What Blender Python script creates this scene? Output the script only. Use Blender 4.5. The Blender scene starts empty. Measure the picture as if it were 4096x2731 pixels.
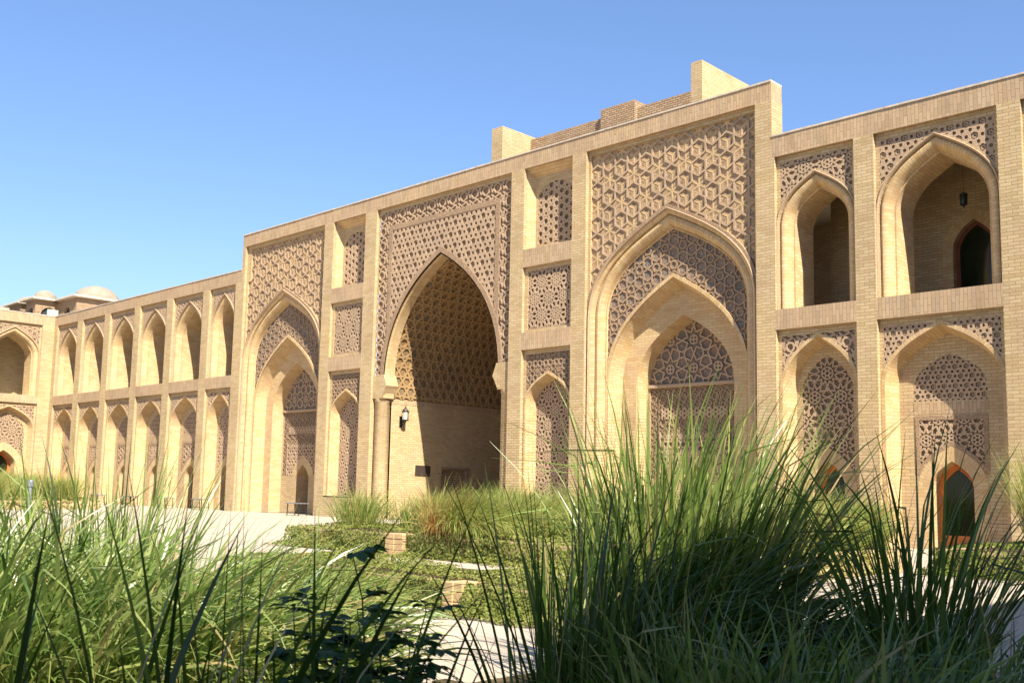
import bpy, math, random
import numpy as np
from mathutils import Matrix, Vector
from mathutils.geometry import delaunay_2d_cdt
sc = bpy.context.scene
random.seed(7); rng = np.random.default_rng(11)
R_ = math.radians

# ------------------------------------------------------------------ camera
H_EYE = 1.12
yaw, pitch, roll = 0.776719, 0.116893, 0.0200256
fw = Vector((-math.sin(yaw)*math.cos(pitch), math.cos(yaw)*math.cos(pitch), math.sin(pitch)))
rt = Vector((math.cos(yaw), math.sin(yaw), 0)); up = rt.cross(fw)
r2 = rt*math.cos(roll)+up*math.sin(roll); u2 = -rt*math.sin(roll)+up*math.cos(roll)
cd = bpy.data.cameras.new('camera'); cam = bpy.data.objects.new('camera', cd); sc.collection.objects.link(cam)
m = Matrix((r2, u2, -fw)).transposed().to_4x4(); m.translation = Vector((0, -22, H_EYE)); cam.matrix_world = m
cd.sensor_width = 36; cd.lens = 4114.3/4096*36; cd.shift_y = 105.6/4096
cd.clip_start = 0.05; cd.clip_end = 3000
cd.dof.use_dof = True; cd.dof.focus_distance = 11.0; cd.dof.aperture_fstop = 9.0
sc.camera = cam

# ------------------------------------------------------------------ light
sun_dir = Vector((2.35, -1.0, 2.5)).normalized()          # towards the sun
el = math.asin(sun_dir.z); az = math.atan2(sun_dir.x, sun_dir.y)
w = bpy.data.worlds.new('World'); sc.world = w; w.use_nodes = True
nt = w.node_tree; bg = nt.nodes['Background']
sky = nt.nodes.new('ShaderNodeTexSky'); sky.sky_type = 'NISHITA'; sky.sun_disc = False
sky.sun_elevation = el; sky.sun_rotation = az
sky.air_density = 1.0; sky.dust_density = 0.25; sky.ozone_density = 2.5; sky.altitude = 0
hs = nt.nodes.new('ShaderNodeHueSaturation'); hs.inputs['Saturation'].default_value = 1.08; hs.inputs['Value'].default_value = 1.1
nt.links.new(sky.outputs[0], hs.inputs['Color'])
# deeper blue low down than the model sky gives
tcw = nt.nodes.new('ShaderNodeTexCoord'); spw = nt.nodes.new('ShaderNodeSeparateXYZ'); nt.links.new(tcw.outputs['Generated'], spw.inputs[0])
rw = nt.nodes.new('ShaderNodeValToRGB'); nt.links.new(spw.outputs[2], rw.inputs[0])
rw.color_ramp.elements[0].position = 0.0; rw.color_ramp.elements[0].color = (.55, .56, .72, 1)
rw.color_ramp.elements[1].position = .55; rw.color_ramp.elements[1].color = (1, .98, 1, 1)
_e = rw.color_ramp.elements.new(.2); _e.color = (.80, .78, .90, 1)
mw = nt.nodes.new('ShaderNodeMix'); mw.data_type = 'RGBA'; mw.blend_type = 'MULTIPLY'; mw.inputs[0].default_value = 1
nt.links.new(hs.outputs[0], mw.inputs[6]); nt.links.new(rw.outputs[0], mw.inputs[7]); nt.links.new(mw.outputs[2], bg.inputs[0]); bg.inputs[1].default_value = 0.086
sl = bpy.data.lights.new('sun', 'SUN'); sl.energy = 5.0; sl.angle = R_(0.5); sl.color = (1, 0.93, 0.80)
so = bpy.data.objects.new('sun', sl); sc.collection.objects.link(so)
so.rotation_euler = sun_dir.to_track_quat('Z', 'Y').to_euler(); so.location = (20, -30, 40)
sc.view_settings.view_transform = 'Standard'; sc.view_settings.look = 'None'
sc.view_settings.exposure = 1.32; sc.view_settings.gamma = 1.0

# ------------------------------------------------------------------ materials
def mat_new(name):
    m = bpy.data.materials.new(name); m.use_nodes = True
    n = m.node_tree.nodes; l = m.node_tree.links
    return m, n, l, n['Principled BSDF']
def ramp(n, l, fac, stops):
    r = n.new('ShaderNodeValToRGB'); e = r.color_ramp.elements
    e[0].position, e[0].color = stops[0][0], (*stops[0][1], 1)
    e[1].position, e[1].color = stops[-1][0], (*stops[-1][1], 1)
    for p, c in stops[1:-1]:
        k = e.new(p); k.color = (*c, 1)
    l.new(fac, r.inputs[0]); return r.outputs[0]
def mixc(n, l, fac, a, b, mode='MIX'):
    x = n.new('ShaderNodeMix'); x.data_type = 'RGBA'; x.blend_type = mode
    if isinstance(fac, (int, float)): x.inputs[0].default_value = fac
    else: l.new(fac, x.inputs[0])
    for i, v in ((6, a), (7, b)):
        if isinstance(v, tuple): x.inputs[i].default_value = (*v, 1)
        else: l.new(v, x.inputs[i])
    return x.outputs[2]
def noise(n, l, vec, scale, detail=4, rough=.55):
    t = n.new('ShaderNodeTexNoise'); t.inputs['Scale'].default_value = scale
    t.inputs['Detail'].default_value = detail; t.inputs['Roughness'].default_value = rough
    l.new(vec, t.inputs['Vector']); return t.outputs[0]

BR = ((0.462, 0.342, 0.185), (0.408, 0.294, 0.152), (0.50, 0.382, 0.222))
def brick_mat(name, cols=BR, bw=.24, bh=.075, mortar=.007, mcol=(.28, .20, .105), swap=False, bump=.5, stain=.25, raked=False, streak=False):
    m, n, l, b = mat_new(name)
    uv = n.new('ShaderNodeUVMap').outputs[0]; vec = uv
    tc = n.new('ShaderNodeTexCoord')
    geo = n.new('ShaderNodeNewGeometry')
    if swap:
        mp = n.new('ShaderNodeMapping'); mp.inputs['Rotation'].default_value = (0, 0, R_(90)); l.new(uv, mp.inputs[0]); vec = mp.outputs[0]
    # wobble, so the courses are hand laid
    nz = n.new('ShaderNodeTexNoise'); nz.inputs['Scale'].default_value = 1.7; nz.inputs['Detail'].default_value = 2; l.new(vec, nz.inputs['Vector'])
    sub = n.new('ShaderNodeVectorMath'); sub.operation = 'SUBTRACT'; l.new(nz.outputs['Color'], sub.inputs[0]); sub.inputs[1].default_value = (.5, .5, .5)
    sca = n.new('ShaderNodeVectorMath'); sca.operation = 'SCALE'; l.new(sub.outputs[0], sca.inputs[0]); sca.inputs['Scale'].default_value = .045
    add = n.new('ShaderNodeVectorMath'); add.operation = 'ADD'; l.new(vec, add.inputs[0]); l.new(sca.outputs[0], add.inputs[1]); vec = add.outputs[0]
    bt = n.new('ShaderNodeTexBrick'); l.new(vec, bt.inputs['Vector'])
    bt.inputs['Scale'].default_value = 1; bt.inputs['Brick Width'].default_value = bw; bt.inputs['Row Height'].default_value = bh
    bt.inputs['Mortar Size'].default_value = mortar; bt.inputs['Mortar Smooth'].default_value = .35; bt.inputs['Bias'].default_value = 0
    bt.inputs['Color1'].default_value = (0, 0, 0, 1); bt.inputs['Color2'].default_value = (1, 1, 1, 1); bt.inputs['Mortar'].default_value = (.5, .5, .5, 1)
    c = ramp(n, l, bt.outputs['Color'], [(0, cols[1]), (.45, cols[0]), (1, cols[2])])
    big = noise(n, l, geo.outputs['Position'], .55, 5, .6)
    c = mixc(n, l, 1.0, c, ramp(n, l, big, [(.3, (.84, .82, .82)), (.5, (1, 1, 1)), (.72, (1.06, 1.03, .94))]), 'MULTIPLY')
    pk = noise(n, l, geo.outputs['Position'], 1.9, 3, .5)
    c = mixc(n, l, ramp(n, l, pk, [(.52, (0, 0, 0)), (.68, (.45, .45, .45))]), c, (.47, .305, .195))
    fine = noise(n, l, geo.outputs['Position'], 30, 5, .7)
    c = mixc(n, l, stain, c, ramp(n, l, fine, [(.25, (.55, .52, .5)), (.6, (1.1, 1.1, 1.1))]), 'MULTIPLY')
    if streak:
        sm = n.new('ShaderNodeMapping'); sm.inputs['Scale'].default_value = (5.5, 5.5, .7); l.new(geo.outputs['Position'], sm.inputs[0])
        sn = noise(n, l, sm.outputs[0], 1.0, 5, .65)
        c = mixc(n, l, ramp(n, l, sn, [(.50, (0, 0, 0)), (.72, (.55, .55, .55))]), c, (.27, .215, .155))
    else:
        sm = n.new('ShaderNodeMapping'); sm.inputs['Scale'].default_value = (2.2, 2.2, .35); l.new(geo.outputs['Position'], sm.inputs[0])
        sn = noise(n, l, sm.outputs[0], 1.0, 6, .7)
        c = mixc(n, l, ramp(n, l, sn, [(.52, (0, 0, 0)), (.75, (.40, .40, .40))]), c, (.30, .225, .145))
        # pale salt bloom and dust near the foot of the walls
        s3 = n.new('ShaderNodeSeparateXYZ'); l.new(geo.outputs['Position'], s3.inputs[0])
        ad = n.new('ShaderNodeMath'); ad.operation = 'MULTIPLY_ADD'; l.new(sn, ad.inputs[0]); ad.inputs[1].default_value = 1.6; l.new(s3.outputs[2], ad.inputs[2])
        c = mixc(n, l, ramp(n, l, ad.outputs[0], [(.75, (.45, .45, .45)), (1.25, (0, 0, 0))]), c, (.40, .325, .215))
    if raked:
        # the lowest courses of the gateway and right wing were relaid with deep raked joints
        sp = n.new('ShaderNodeSeparateXYZ'); l.new(geo.outputs['Position'], sp.inputs[0])
        z_ = n.new('ShaderNodeMath'); z_.operation = 'LESS_THAN'; l.new(sp.outputs[2], z_.inputs[0]); z_.inputs[1].default_value = 3.15
        x_ = n.new('ShaderNodeMath'); x_.operation = 'GREATER_THAN'; l.new(sp.outputs[0], x_.inputs[0]); x_.inputs[1].default_value = -22.1
        x2 = n.new('ShaderNodeMath'); x2.operation = 'LESS_THAN'; l.new(sp.outputs[0], x2.inputs[0]); x2.inputs[1].default_value = -14.6
        m1 = n.new('ShaderNodeMath'); m1.operation = 'MULTIPLY'; l.new(z_.outputs[0], m1.inputs[0]); l.new(x_.outputs[0], m1.inputs[1])
        m2 = n.new('ShaderNodeMath'); m2.operation = 'MULTIPLY'; l.new(m1.outputs[0], m2.inputs[0]); l.new(x2.outputs[0], m2.inputs[1])
        mcol = mixc(n, l, m2.outputs[0], mcol, (.13, .085, .045))
    c = mixc(n, l, bt.outputs['Fac'], c, mcol)
    l.new(c, b.inputs['Base Color']); b.inputs['Roughness'].default_value = .9; b.inputs['Specular IOR Level'].default_value = .15
    inv = n.new('ShaderNodeMath'); inv.operation = 'MULTIPLY_ADD'; l.new(bt.outputs['Fac'], inv.inputs[0]); inv.inputs[1].default_value = -1; l.new(fine, inv.inputs[2])
    bp = n.new('ShaderNodeBump'); bp.inputs['Strength'].default_value = bump; bp.inputs['Distance'].default_value = .012
    l.new(inv.outputs[0], bp.inputs['Height']); l.new(bp.outputs[0], b.inputs['Normal'])
    return m
def carved_mat(name, base, dark, scale=26, strength=.8, tur=0):
    m, n, l, b = mat_new(name)
    tc = n.new('ShaderNodeTexCoord').outputs['Object']
    v = n.new('ShaderNodeTexVoronoi'); v.feature = 'DISTANCE_TO_EDGE'; v.inputs['Scale'].default_value = scale
    wob = noise(n, l, tc, 9, 2)
    mx = n.new('ShaderNodeVectorMath'); mx.operation = 'ADD'; l.new(tc, mx.inputs[0])
    s = n.new('ShaderNodeVectorMath'); s.operation = 'SCALE'; s.inputs['Scale'].default_value = .12
    cmb = n.new('ShaderNodeCombineXYZ'); l.new(wob, cmb.inputs[0]); l.new(wob, cmb.inputs[2]); l.new(cmb.outputs[0], s.inputs[0]); l.new(s.outputs[0], mx.inputs[1])
    l.new(mx.outputs[0], v.inputs['Vector'])
    edge = ramp(n, l, v.outputs['Distance'], [(.03, (0, 0, 0)), (.16, (1, 1, 1))])
    big = noise(n, l, tc, .8, 4)
    c = mixc(n, l, edge, base, dark)  # hollows of the carving darkened in colour, standing in for relief shade
    c = mixc(n, l, 1.0, c, ramp(n, l, big, [(.3, (.85, .84, .84)), (.7, (1.08, 1.05, 1))]), 'MULTIPLY')
    if tur:
        t2 = n.new('ShaderNodeTexVoronoi'); t2.inputs['Scale'].default_value = 2.6; l.new(tc, t2.inputs['Vector'])
        c = mixc(n, l, ramp(n, l, t2.outputs['Color'], [(.62, (0, 0, 0)), (.70, (tur, tur, tur))]), c, (.10, .15, .15))
    l.new(c, b.inputs['Base Color']); b.inputs['Roughness'].default_value = .92; b.inputs['Specular IOR Level'].default_value = .1
    inv = n.new('ShaderNodeMath'); inv.operation = 'SUBTRACT'; inv.inputs[0].default_value = 1; l.new(edge, inv.inputs[1])
    bp = n.new('ShaderNodeBump'); bp.inputs['Strength'].default_value = strength; bp.inputs['Distance'].default_value = .02
    l.new(inv.outputs[0], bp.inputs['Height']); l.new(bp.outputs[0], b.inputs['Normal'])
    return m
def plain_mat(name, col, rough=.7, var=.15, scale=12, metal=0, spec=.3, bump=.1):
    m, n, l, b = mat_new(name)
    tc = n.new('ShaderNodeTexCoord').outputs['Object']
    f = noise(n, l, tc, scale, 5, .6)
    lo = tuple(max(0, c*(1-var)) for c in col); hi = tuple(c*(1+var) for c in col)
    l.new(ramp(n, l, f, [(.3, lo), (.7, hi)]), b.inputs['Base Color'])
    b.inputs['Roughness'].default_value = rough; b.inputs['Metallic'].default_value = metal; b.inputs['Specular IOR Level'].default_value = spec
    bp = n.new('ShaderNodeBump'); bp.inputs['Strength'].default_value = bump; bp.inputs['Distance'].default_value = .01
    l.new(f, bp.inputs['Height']); l.new(bp.outputs[0], b.inputs['Normal'])
    return m
M = {}
M['brick'] = brick_mat('buff_brick', raked=True)
M['soldier'] = brick_mat('soldier_brick', bw=.30, bh=.085, swap=True, cols=((0.422, 0.296, 0.174), (0.370, 0.255, 0.148), (0.459, 0.333, 0.207)), mcol=(0.266, 0.192, 0.118), mortar=.007, streak=True)
M['voussoir'] = brick_mat('voussoir_brick', bw=.26, bh=.085, cols=((0.502, 0.353, 0.179), (0.456, 0.304, 0.144), (0.532, 0.395, 0.220)), mcol=(0.334, 0.236, 0.129), mortar=.006, bump=.35, raked=True)
M['rough'] = brick_mat('rough_brick', bw=.2, bh=.07, mortar=.014, bump=1.0, cols=((0.400, 0.272, 0.168), (0.320, 0.208, 0.128), (0.464, 0.336, 0.216)), mcol=(0.200, 0.136, 0.080))
M['carved'] = carved_mat('carved_terracotta', (.43, .305, .20), (.30, .205, .13))
M['carved_deep'] = carved_mat('deep_carved_terracotta', (.43, .31, .205), (.31, .215, .14), 30, 1.0)
M['rib'] = carved_mat('terracotta_rib', (.46, .335, .225), (.39, .28, .185), 40, .5)
M['ribdark'] = carved_mat('grey_terracotta', (.37, .275, .21), (.25, .185, .14), 24, 1.0, .4)
M['spandrel'] = carved_mat('spandrel_brick', (0.456, 0.331, 0.190), (0.380, 0.258, 0.160), 18, .5)
M['yellowbrick'] = plain_mat('cut_yellow_brick', (0.456, 0.319, 0.167), .9, .18, 7, spec=.1)
M['vault'] = carved_mat('vault_terracotta', (0.360, 0.245, 0.115), (0.245, 0.151, 0.079), 16, 1.0, .3)
M['vaultrib'] = carved_mat('vault_rib_brick', (0.418, 0.288, 0.144), (0.346, 0.223, 0.108), 34, .6)
M['cap'] = plain_mat('parapet_cap', (0.465, 0.398, 0.315), .9, .2, 6, spec=.1)
M['dome'] = plain_mat('dome_plaster', (.27, .225, .17), .9, .16, 3, spec=.05)
M['wood'] = plain_mat('orange_wood', (.50, .15, .025), .45, .3, 9, spec=.4)
M['shadewood'] = plain_mat('shade_dark_wood', (.16, .04, .015), .5, .3, 9, spec=.35)  # wood of recessed doors, with the shade put into its colour
M['iron'] = plain_mat('black_iron', (.035, .032, .03), .5, .3, 30, .6, .5)
M['greymetal'] = plain_mat('grey_metal', (.22, .24, .26), .5, .2, 20, .5, .5)
M['plaque'] = plain_mat('dark_plaque', (.05, .035, .028), .35, .25, 18, spec=.5)
M['sign'] = plain_mat('pale_sign', (.30, .37, .30), .6, .1, 20)
M['stone'] = plain_mat('bed_coping', (.55, .50, .40), .9, .15, 8, spec=.1)
M['soil'] = plain_mat('soil', (.10, .075, .045), 1, .4, 5, spec=0)
def glass_mat(name, col, rough=.08):
    m, n, l, b = mat_new(name)
    tc = n.new('ShaderNodeTexCoord').outputs['Object']
    l.new(ramp(n, l, noise(n, l, tc, 1.3, 3), [(.35, col), (.7, tuple(c*2.2 for c in col))]), b.inputs['Base Color'])
    b.inputs['Roughness'].default_value = rough; b.inputs['Specular IOR Level'].default_value = .35
    return m
M['glass'] = glass_mat('door_glass', (.010, .014, .006))
M['winglass'] = glass_mat('window_glass', (.03, .035, .04), .2)
M['lampglass'] = glass_mat('lamp_glass', (.45, .42, .3), .3)

def leaf_mat(name, cols, trans=.45, rough=.4, attr='tint', spec=.35):
    m, n, l, b = mat_new(name)
    at = n.new('ShaderNodeAttribute'); at.attribute_name = attr
    k = len(cols)-1
    c = ramp(n, l, at.outputs['Fac'], [(i/k, cc) for i, cc in enumerate(cols)])
    l.new(c, b.inputs['Base Color']); b.inputs['Roughness'].default_value = rough; b.inputs['Specular IOR Level'].default_value = spec
    tr = n.new('ShaderNodeBsdfTranslucent')
    hs = n.new('ShaderNodeHueSaturation'); hs.inputs['Value'].default_value = 1.35; hs.inputs['Saturation'].default_value = 1.1; l.new(c, hs.inputs['Color']); l.new(hs.outputs[0], tr.inputs[0])
    mx = n.new('ShaderNodeMixShader'); mx.inputs[0].default_value = trans
    l.new(b.outputs[0], mx.inputs[1]); l.new(tr.outputs[0], mx.inputs[2]); l.new(mx.outputs[0], n['Material Output'].inputs[0])
    return m
M['blade'] = leaf_mat('green_blade', [(.022, .045, .010), (.055, .105, .018), (.14, .21, .045), (.27, .33, .095), (.38, .28, .12)], .4, .32, spec=.5)  # sun and shade put into the tints: dark when shaded, pale when sunlit
M['farblade'] = leaf_mat('pale_blade', [(.10, .15, .035), (.20, .26, .06), (.30, .34, .09), (.38, .35, .13), (.36, .15, .05)], .35, .6, spec=.15)
M['ivy'] = leaf_mat('ivy_leaf', [(.06, .09, .018), (.14, .17, .035), (.24, .25, .065), (.31, .28, .10)], .3, .6, spec=.15)
M['rose'] = leaf_mat('rose_leaf', [(.025, .065, .018), (.05, .11, .028), (.09, .14, .035)], .35, .55, spec=.15)
M['stem'] = plain_mat('green_stem', (.06, .07, .025), .7)

# ------------------------------------------------------------------ object helpers
def link(o, parent=None):
    sc.collection.objects.link(o)
    if parent is not None: o.parent = parent
    return o
def thing(name, label, cat, loc=(0, 0, 0), rot=0, group=None):
    o = bpy.data.objects.new(name, None); o.empty_display_size = .3; o.location = loc; o.rotation_euler = (0, 0, rot)
    o['label'] = label; o['category'] = cat
    if group: o['group'] = group
    return link(o)
def tag(o, label=None, cat=None, group=None, kind=None):
    for k, v in (('label', label), ('category', cat), ('group', group), ('kind', kind)):
        if v: o[k] = v
    return o
def mesh(name, V, F, mat, parent=None, uvs=None, smooth=False):
    me = bpy.data.meshes.new(name); V = np.asarray(V, float)
    me.from_pydata(V.tolist(), [], [list(map(int, f)) for f in F])
    ul = me.uv_layers.new(name='UVMap')
    if uvs is not None:
        ul.data.foreach_set('uv', np.asarray(uvs, np.float32).ravel())
    else:
        out = []
        me.update()
        for p in me.polygons:
            nn = p.normal; ax = abs(nn.x), abs(nn.y), abs(nn.z)
            for vi in p.vertices:
                x, y, z = V[vi]
                if ax[2] > ax[0] and ax[2] > ax[1]: out += [x, y]
                elif ax[0] > ax[1]: out += [y, z]
                else: out += [x, z]
        ul.data.foreach_set('uv', np.asarray(out, np.float32))
    me.materials.append(mat)
    if smooth: me.polygons.foreach_set('use_smooth', [True]*len(me.polygons))
    o = bpy.data.objects.new(name, me); return link(o, parent)
class MB:
    def __init__(s): s.V = []; s.F = []
    def box(s, x0, x1, y0, y1, z0, z1):
        k = len(s.V); s.V += [(x0, y0, z0), (x1, y0, z0), (x1, y1, z0), (x0, y1, z0), (x0, y0, z1), (x1, y0, z1), (x1, y1, z1), (x0, y1, z1)]
        s.F += [tuple(k+i for i in f) for f in ((0, 3, 2, 1), (4, 5, 6, 7), (0, 1, 5, 4), (1, 2, 6, 5), (2, 3, 7, 6), (3, 0, 4, 7))]; return s
    def bevbox(s, x0, x1, y0, y1, z0, z1, b):
        k = len(s.V); V = []
        for (z, d) in ((z0, b), (z0+b, 0), (z1-b, 0), (z1, b)):
            V += [(x0+d+b*(0), y0+d, z), (x1-d, y0+d, z), (x1-d, y1-d, z), (x0+d, y1-d, z)]
        s.V += V; s.F += [(k+3, k+2, k+1, k), (k+12, k+13, k+14, k+15)]
        for r in range(3):
            for i in range(4): j = (i+1) % 4; s.F.append((k+r*4+i, k+r*4+j, k+r*4+4+j, k+r*4+4+i))
        return s
    def tube(s, pts, rad, n=8, caps=True):
        pts = [Vector(p) for p in pts]; rad = rad if hasattr(rad, '__len__') else [rad]*len(pts); k0 = len(s.V)
        for i, p in enumerate(pts):
            t = (pts[min(i+1, len(pts)-1)]-pts[max(i-1, 0)]).normalized()
            a = t.cross(Vector((0, 0, 1)) if abs(t.z) < .9 else Vector((1, 0, 0))).normalized(); b = t.cross(a)
            for j in range(n):
                q = p+(a*math.cos(2*math.pi*j/n)+b*math.sin(2*math.pi*j/n))*rad[i]; s.V.append(tuple(q))
        for i in range(len(pts)-1):
            for j in range(n): s.F.append((k0+i*n+j, k0+i*n+(j+1) % n, k0+(i+1)*n+(j+1) % n, k0+(i+1)*n+j))
        if caps: s.F.append(tuple(k0+j for j in range(n))[::-1]); s.F.append(tuple(k0+(len(pts)-1)*n+j for j in range(n)))
        return s
    def lathe(s, c, prof, n=16, ang=None, ph=0):
        k0 = len(s.V); cx, cy, cz = c; a0, a1 = ang if ang else (0, 2*math.pi); full = ang is None; m = n if full else n+1
        for (r, z) in prof:
            for j in range(m):
                a = a0+(a1-a0)*j/n+ph; s.V.append((cx+r*math.cos(a), cy+r*math.sin(a), cz+z))
        for i in range(len(prof)-1):
            for j in range(n): j2 = (j+1) % m if full else j+1; s.F.append((k0+i*m+j, k0+i*m+j2, k0+(i+1)*m+j2, k0+(i+1)*m+j))
        return s
    def build(s, name, mat, parent=None, smooth=False): return mesh(name, s.V, s.F, M[mat], parent, smooth=smooth)

# ------------------------------------------------------------------ 2D shapes
def arch(xc, hw, z0, zs, za, n=12, k=(.52, .50, .77)):
    """left foot, up the jamb, over the pointed crown, down to the right foot"""
    r = za-zs; P = [(hw, 0), (hw, k[0]*r), (k[1]*hw, k[2]*r), (0, r)]; c = []
    for i in range(n+1):
        t = i/n; b = ((1-t)**3, 3*t*(1-t)**2, 3*t*t*(1-t), t**3)
        c.append((sum(b[j]*P[j][0] for j in range(4)), sum(b[j]*P[j][1] for j in range(4))))
    nj = 4; jam = [(hw, z0-zs+(zs-z0)*i/nj) for i in range(nj)]
    half = jam+c
    L = [(xc-x, zs+z) for x, z in half]; Rr = [(xc+x, zs+z) for x, z in half[:-1]][::-1]
    return L+Rr
def inpoly(P, poly):
    x, y = P[:, 0], P[:, 1]; r = np.zeros(len(P), bool); n = len(poly)
    for i in range(n):
        x0, y0 = poly[i]; x1, y1 = poly[(i+1) % n]
        if y0 == y1: continue
        c = ((y0 > y) != (y1 > y)) & (x < (x1-x0)*(y-y0)/(y1-y0)+x0); r ^= c
    return r
def rect(x0, x1, z0, z1): return [(x0, z0), (x1, z0), (x1, z1), (x0, z1)]
def plate(name, loops, solid, d0, d1, mat, parent, fmap=None):
    """flat plate of whatever solid() keeps, front at depth d0, side walls back to d1"""
    vs, es = [], []
    for lp in loops:
        k = len(vs); vs += [Vector(p) for p in lp]; n = len(lp); es += [(k+i, k+(i+1) % n) for i in range(n)]
    ov, oe, of, *_ = delaunay_2d_cdt(vs, es, [], 0, 1e-5)
    P = np.array([(v[0], v[1]) for v in ov]); T = np.array([f for f in of if len(f) == 3])
    a, b, c = P[T[:, 0]], P[T[:, 1]], P[T[:, 2]]
    ar = (b[:, 0]-a[:, 0])*(c[:, 1]-a[:, 1])-(b[:, 1]-a[:, 1])*(c[:, 0]-a[:, 0])
    keep = (np.abs(ar) > 1e-8) & solid((a+b+c)/3)
    T = T[keep]; ar = ar[keep]; T[ar < 0] = T[ar < 0][:, ::-1]
    used = np.unique(T); mp = -np.ones(len(P), int); mp[used] = np.arange(len(used)); T = mp[T]; P = P[used]
    N = len(P); E = {}
    for t in T:
        for i in range(3):
            e = (t[i], t[(i+1) % 3])
            if (e[1], e[0]) in E: del E[(e[1], e[0])]
            else: E[e] = 1
    f = fmap or (lambda u, v, d: (u, d, v))
    V = [f(p[0], p[1], d0) for p in P]; F = [tuple(t) for t in T]; uv = [P[i] for t in T for i in t]
    if d1 is not None and abs(d1-d0) > 1e-6:
        V += [f(p[0], p[1], d1) for p in P]
        for (i, j) in E:
            F.append((j, i, i+N, j+N)); L = np.hypot(*(P[i]-P[j])); s = P[i][0]+P[i][1]*1.0
            if abs(P[i][0]-P[j][0]) < abs(P[i][1]-P[j][1]): uv += [(0, P[j][1]), (0, P[i][1]), (d1-d0, P[i][1]), (d1-d0, P[j][1])]
            else: uv += [(P[j][0], 0), (P[i][0], 0), (P[i][0], d1-d0), (P[j][0], d1-d0)]
    return mesh(name, V, F, M[mat], parent, uvs=uv)
def loft(name, rings, mat, parent, smooth=True, swapuv=False):
    """rings: list of (outline, depth); a strip surface joining successive outlines"""
    V, F, uv = [], [], []; n = len(rings[0][0])
    for o, d in rings: V += [(p[0], d, p[1]) for p in o]
    arc = []
    for o, d in rings:
        s = [0]
        for i in range(1, n): s.append(s[-1]+math.dist(o[i], o[i-1]))
        mid = s[n//2]; arc.append([x-mid for x in s])
    dd = [0]
    for k in range(1, len(rings)):
        dd.append(dd[-1]+max(math.hypot(math.dist(rings[k][0][2], rings[k-1][0][2]), rings[k][1]-rings[k-1][1]), 1e-3))
    a0 = arc[0]
    for k in range(len(rings)-1):
        for i in range(n-1):
            F.append((k*n+i, (k+1)*n+i, (k+1)*n+i+1, k*n+i+1))
            uv += [(dd[k], a0[i]), (dd[k+1], a0[i]), (dd[k+1], a0[i+1]), (dd[k], a0[i+1])]
    o = mesh(name, V, F, M[mat], parent, uvs=uv)
    if smooth:
        me = o.data; me.polygons.foreach_set('use_smooth', [True]*len(me.polygons))
        me.set_sharp_from_angle(angle=R_(32))
    return o

# ------------------------------------------------------------------ patterns (2D segment nets)
def ngon(cx, cy, n, r, a0): return [(cx+r*math.cos(a0+2*math.pi*i/n), cy+r*math.sin(a0+2*math.pi*i/n)) for i in range(n)]
def hankin(poly, th):
    n = len(poly); cx = sum(p[0] for p in poly)/n; cy = sum(p[1] for p in poly)/n; out = []
    mids = []
    for i in range(n):
        a, b = poly[i], poly[(i+1) % n]; mids.append(((a[0]+b[0])/2, (a[1]+b[1])/2, (b[0]-a[0]), (b[1]-a[1])))
    for i in range(n):
        m0 = mids[i]; m1 = mids[(i+1) % n]
        def dr(m, s):
            L = math.hypot(m[2], m[3]); tx, ty = m[2]/L*s, m[3]/L*s; nx, ny = cx-m[0], cy-m[1]; q = math.hypot(nx, ny); nx /= q; ny /= q
            return tx*math.cos(th)+nx*math.sin(th), ty*math.cos(th)+ny*math.sin(th)
        d0 = dr(m0, 1); d1 = dr(m1, -1); det = -d0[0]*d1[1]+d0[1]*d1[0]
        if abs(det) < 1e-6: continue
        ex, ey = m1[0]-m0[0], m1[1]-m0[1]; t = (-ex*d1[1]+ey*d1[0])/det
        q = (m0[0]+d0[0]*t, m0[1]+d0[1]*t); out += [(m0[0], m0[1], *q), (m1[0], m1[1], *q)]
    return out
def tri_lat(b, p, pad=1):
    x0, x1, y0, y1 = b; h = p*math.sqrt(3)/2; cx = (x0+x1)/2; cy = (y0+y1)/2
    ny = int((y1-y0)/2/h)+1+pad; nx = int((x1-x0)/2/p)+1+pad; out = []
    for j in range(-ny, ny+1):
        for i in range(-nx-1, nx+2): out.append((cx+(i+(j % 2)*.5)*p, cy+j*h))
    return out
def pat_star8(b, p, ring=True):
    x0, x1, y0, y1 = b; a = p/(1+math.sqrt(2)); R8 = a/2/math.sin(math.pi/8); cx = (x0+x1)/2; cy = (y0+y1)/2; S = []
    nx = int((x1-x0)/2/p)+2; ny = int((y1-y0)/2/p)+2
    for i in range(-nx, nx+1):
        for j in range(-ny, ny+1):
            x, y = cx+i*p, cy+j*p; S += hankin(ngon(x, y, 8, R8, math.pi/8), R_(66))
            S += hankin(ngon(x+p/2, y+p/2, 4, a/math.sqrt(2), 0), R_(66))
            if ring:
                q = ngon(x, y, 8, p*.16, 0); S += [(*q[k], *q[(k+1) % 8]) for k in range(8)]+[(*q[k], *q[k+4]) for k in range(0, 4, 2)]
    return S
def pat_star12(b, p, ring=True):
    a = p/(2+math.sqrt(3)); R12 = a/2/math.sin(math.pi/12); S = []
    for x, y in tri_lat(b, p):
        S += hankin(ngon(x, y, 12, R12, math.pi/12), R_(70))
        for s in (1, -1):
            S += hankin(ngon(x, y+s*p/math.sqrt(3), 3, a/math.sqrt(3), math.pi/2 if s < 0 else -math.pi/2), R_(70))
        if ring:
            q = ngon(x, y, 12, p*.22, 0); S += [(*q[k], *q[(k+1) % 12]) for k in range(12)]
            q2 = ngon(x, y, 6, p*.10, 0); S += [(*q2[k], *q2[(k+1) % 6]) for k in range(6)]+[(*q2[k], *q[2*k]) for k in range(6)]
    return S
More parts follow.
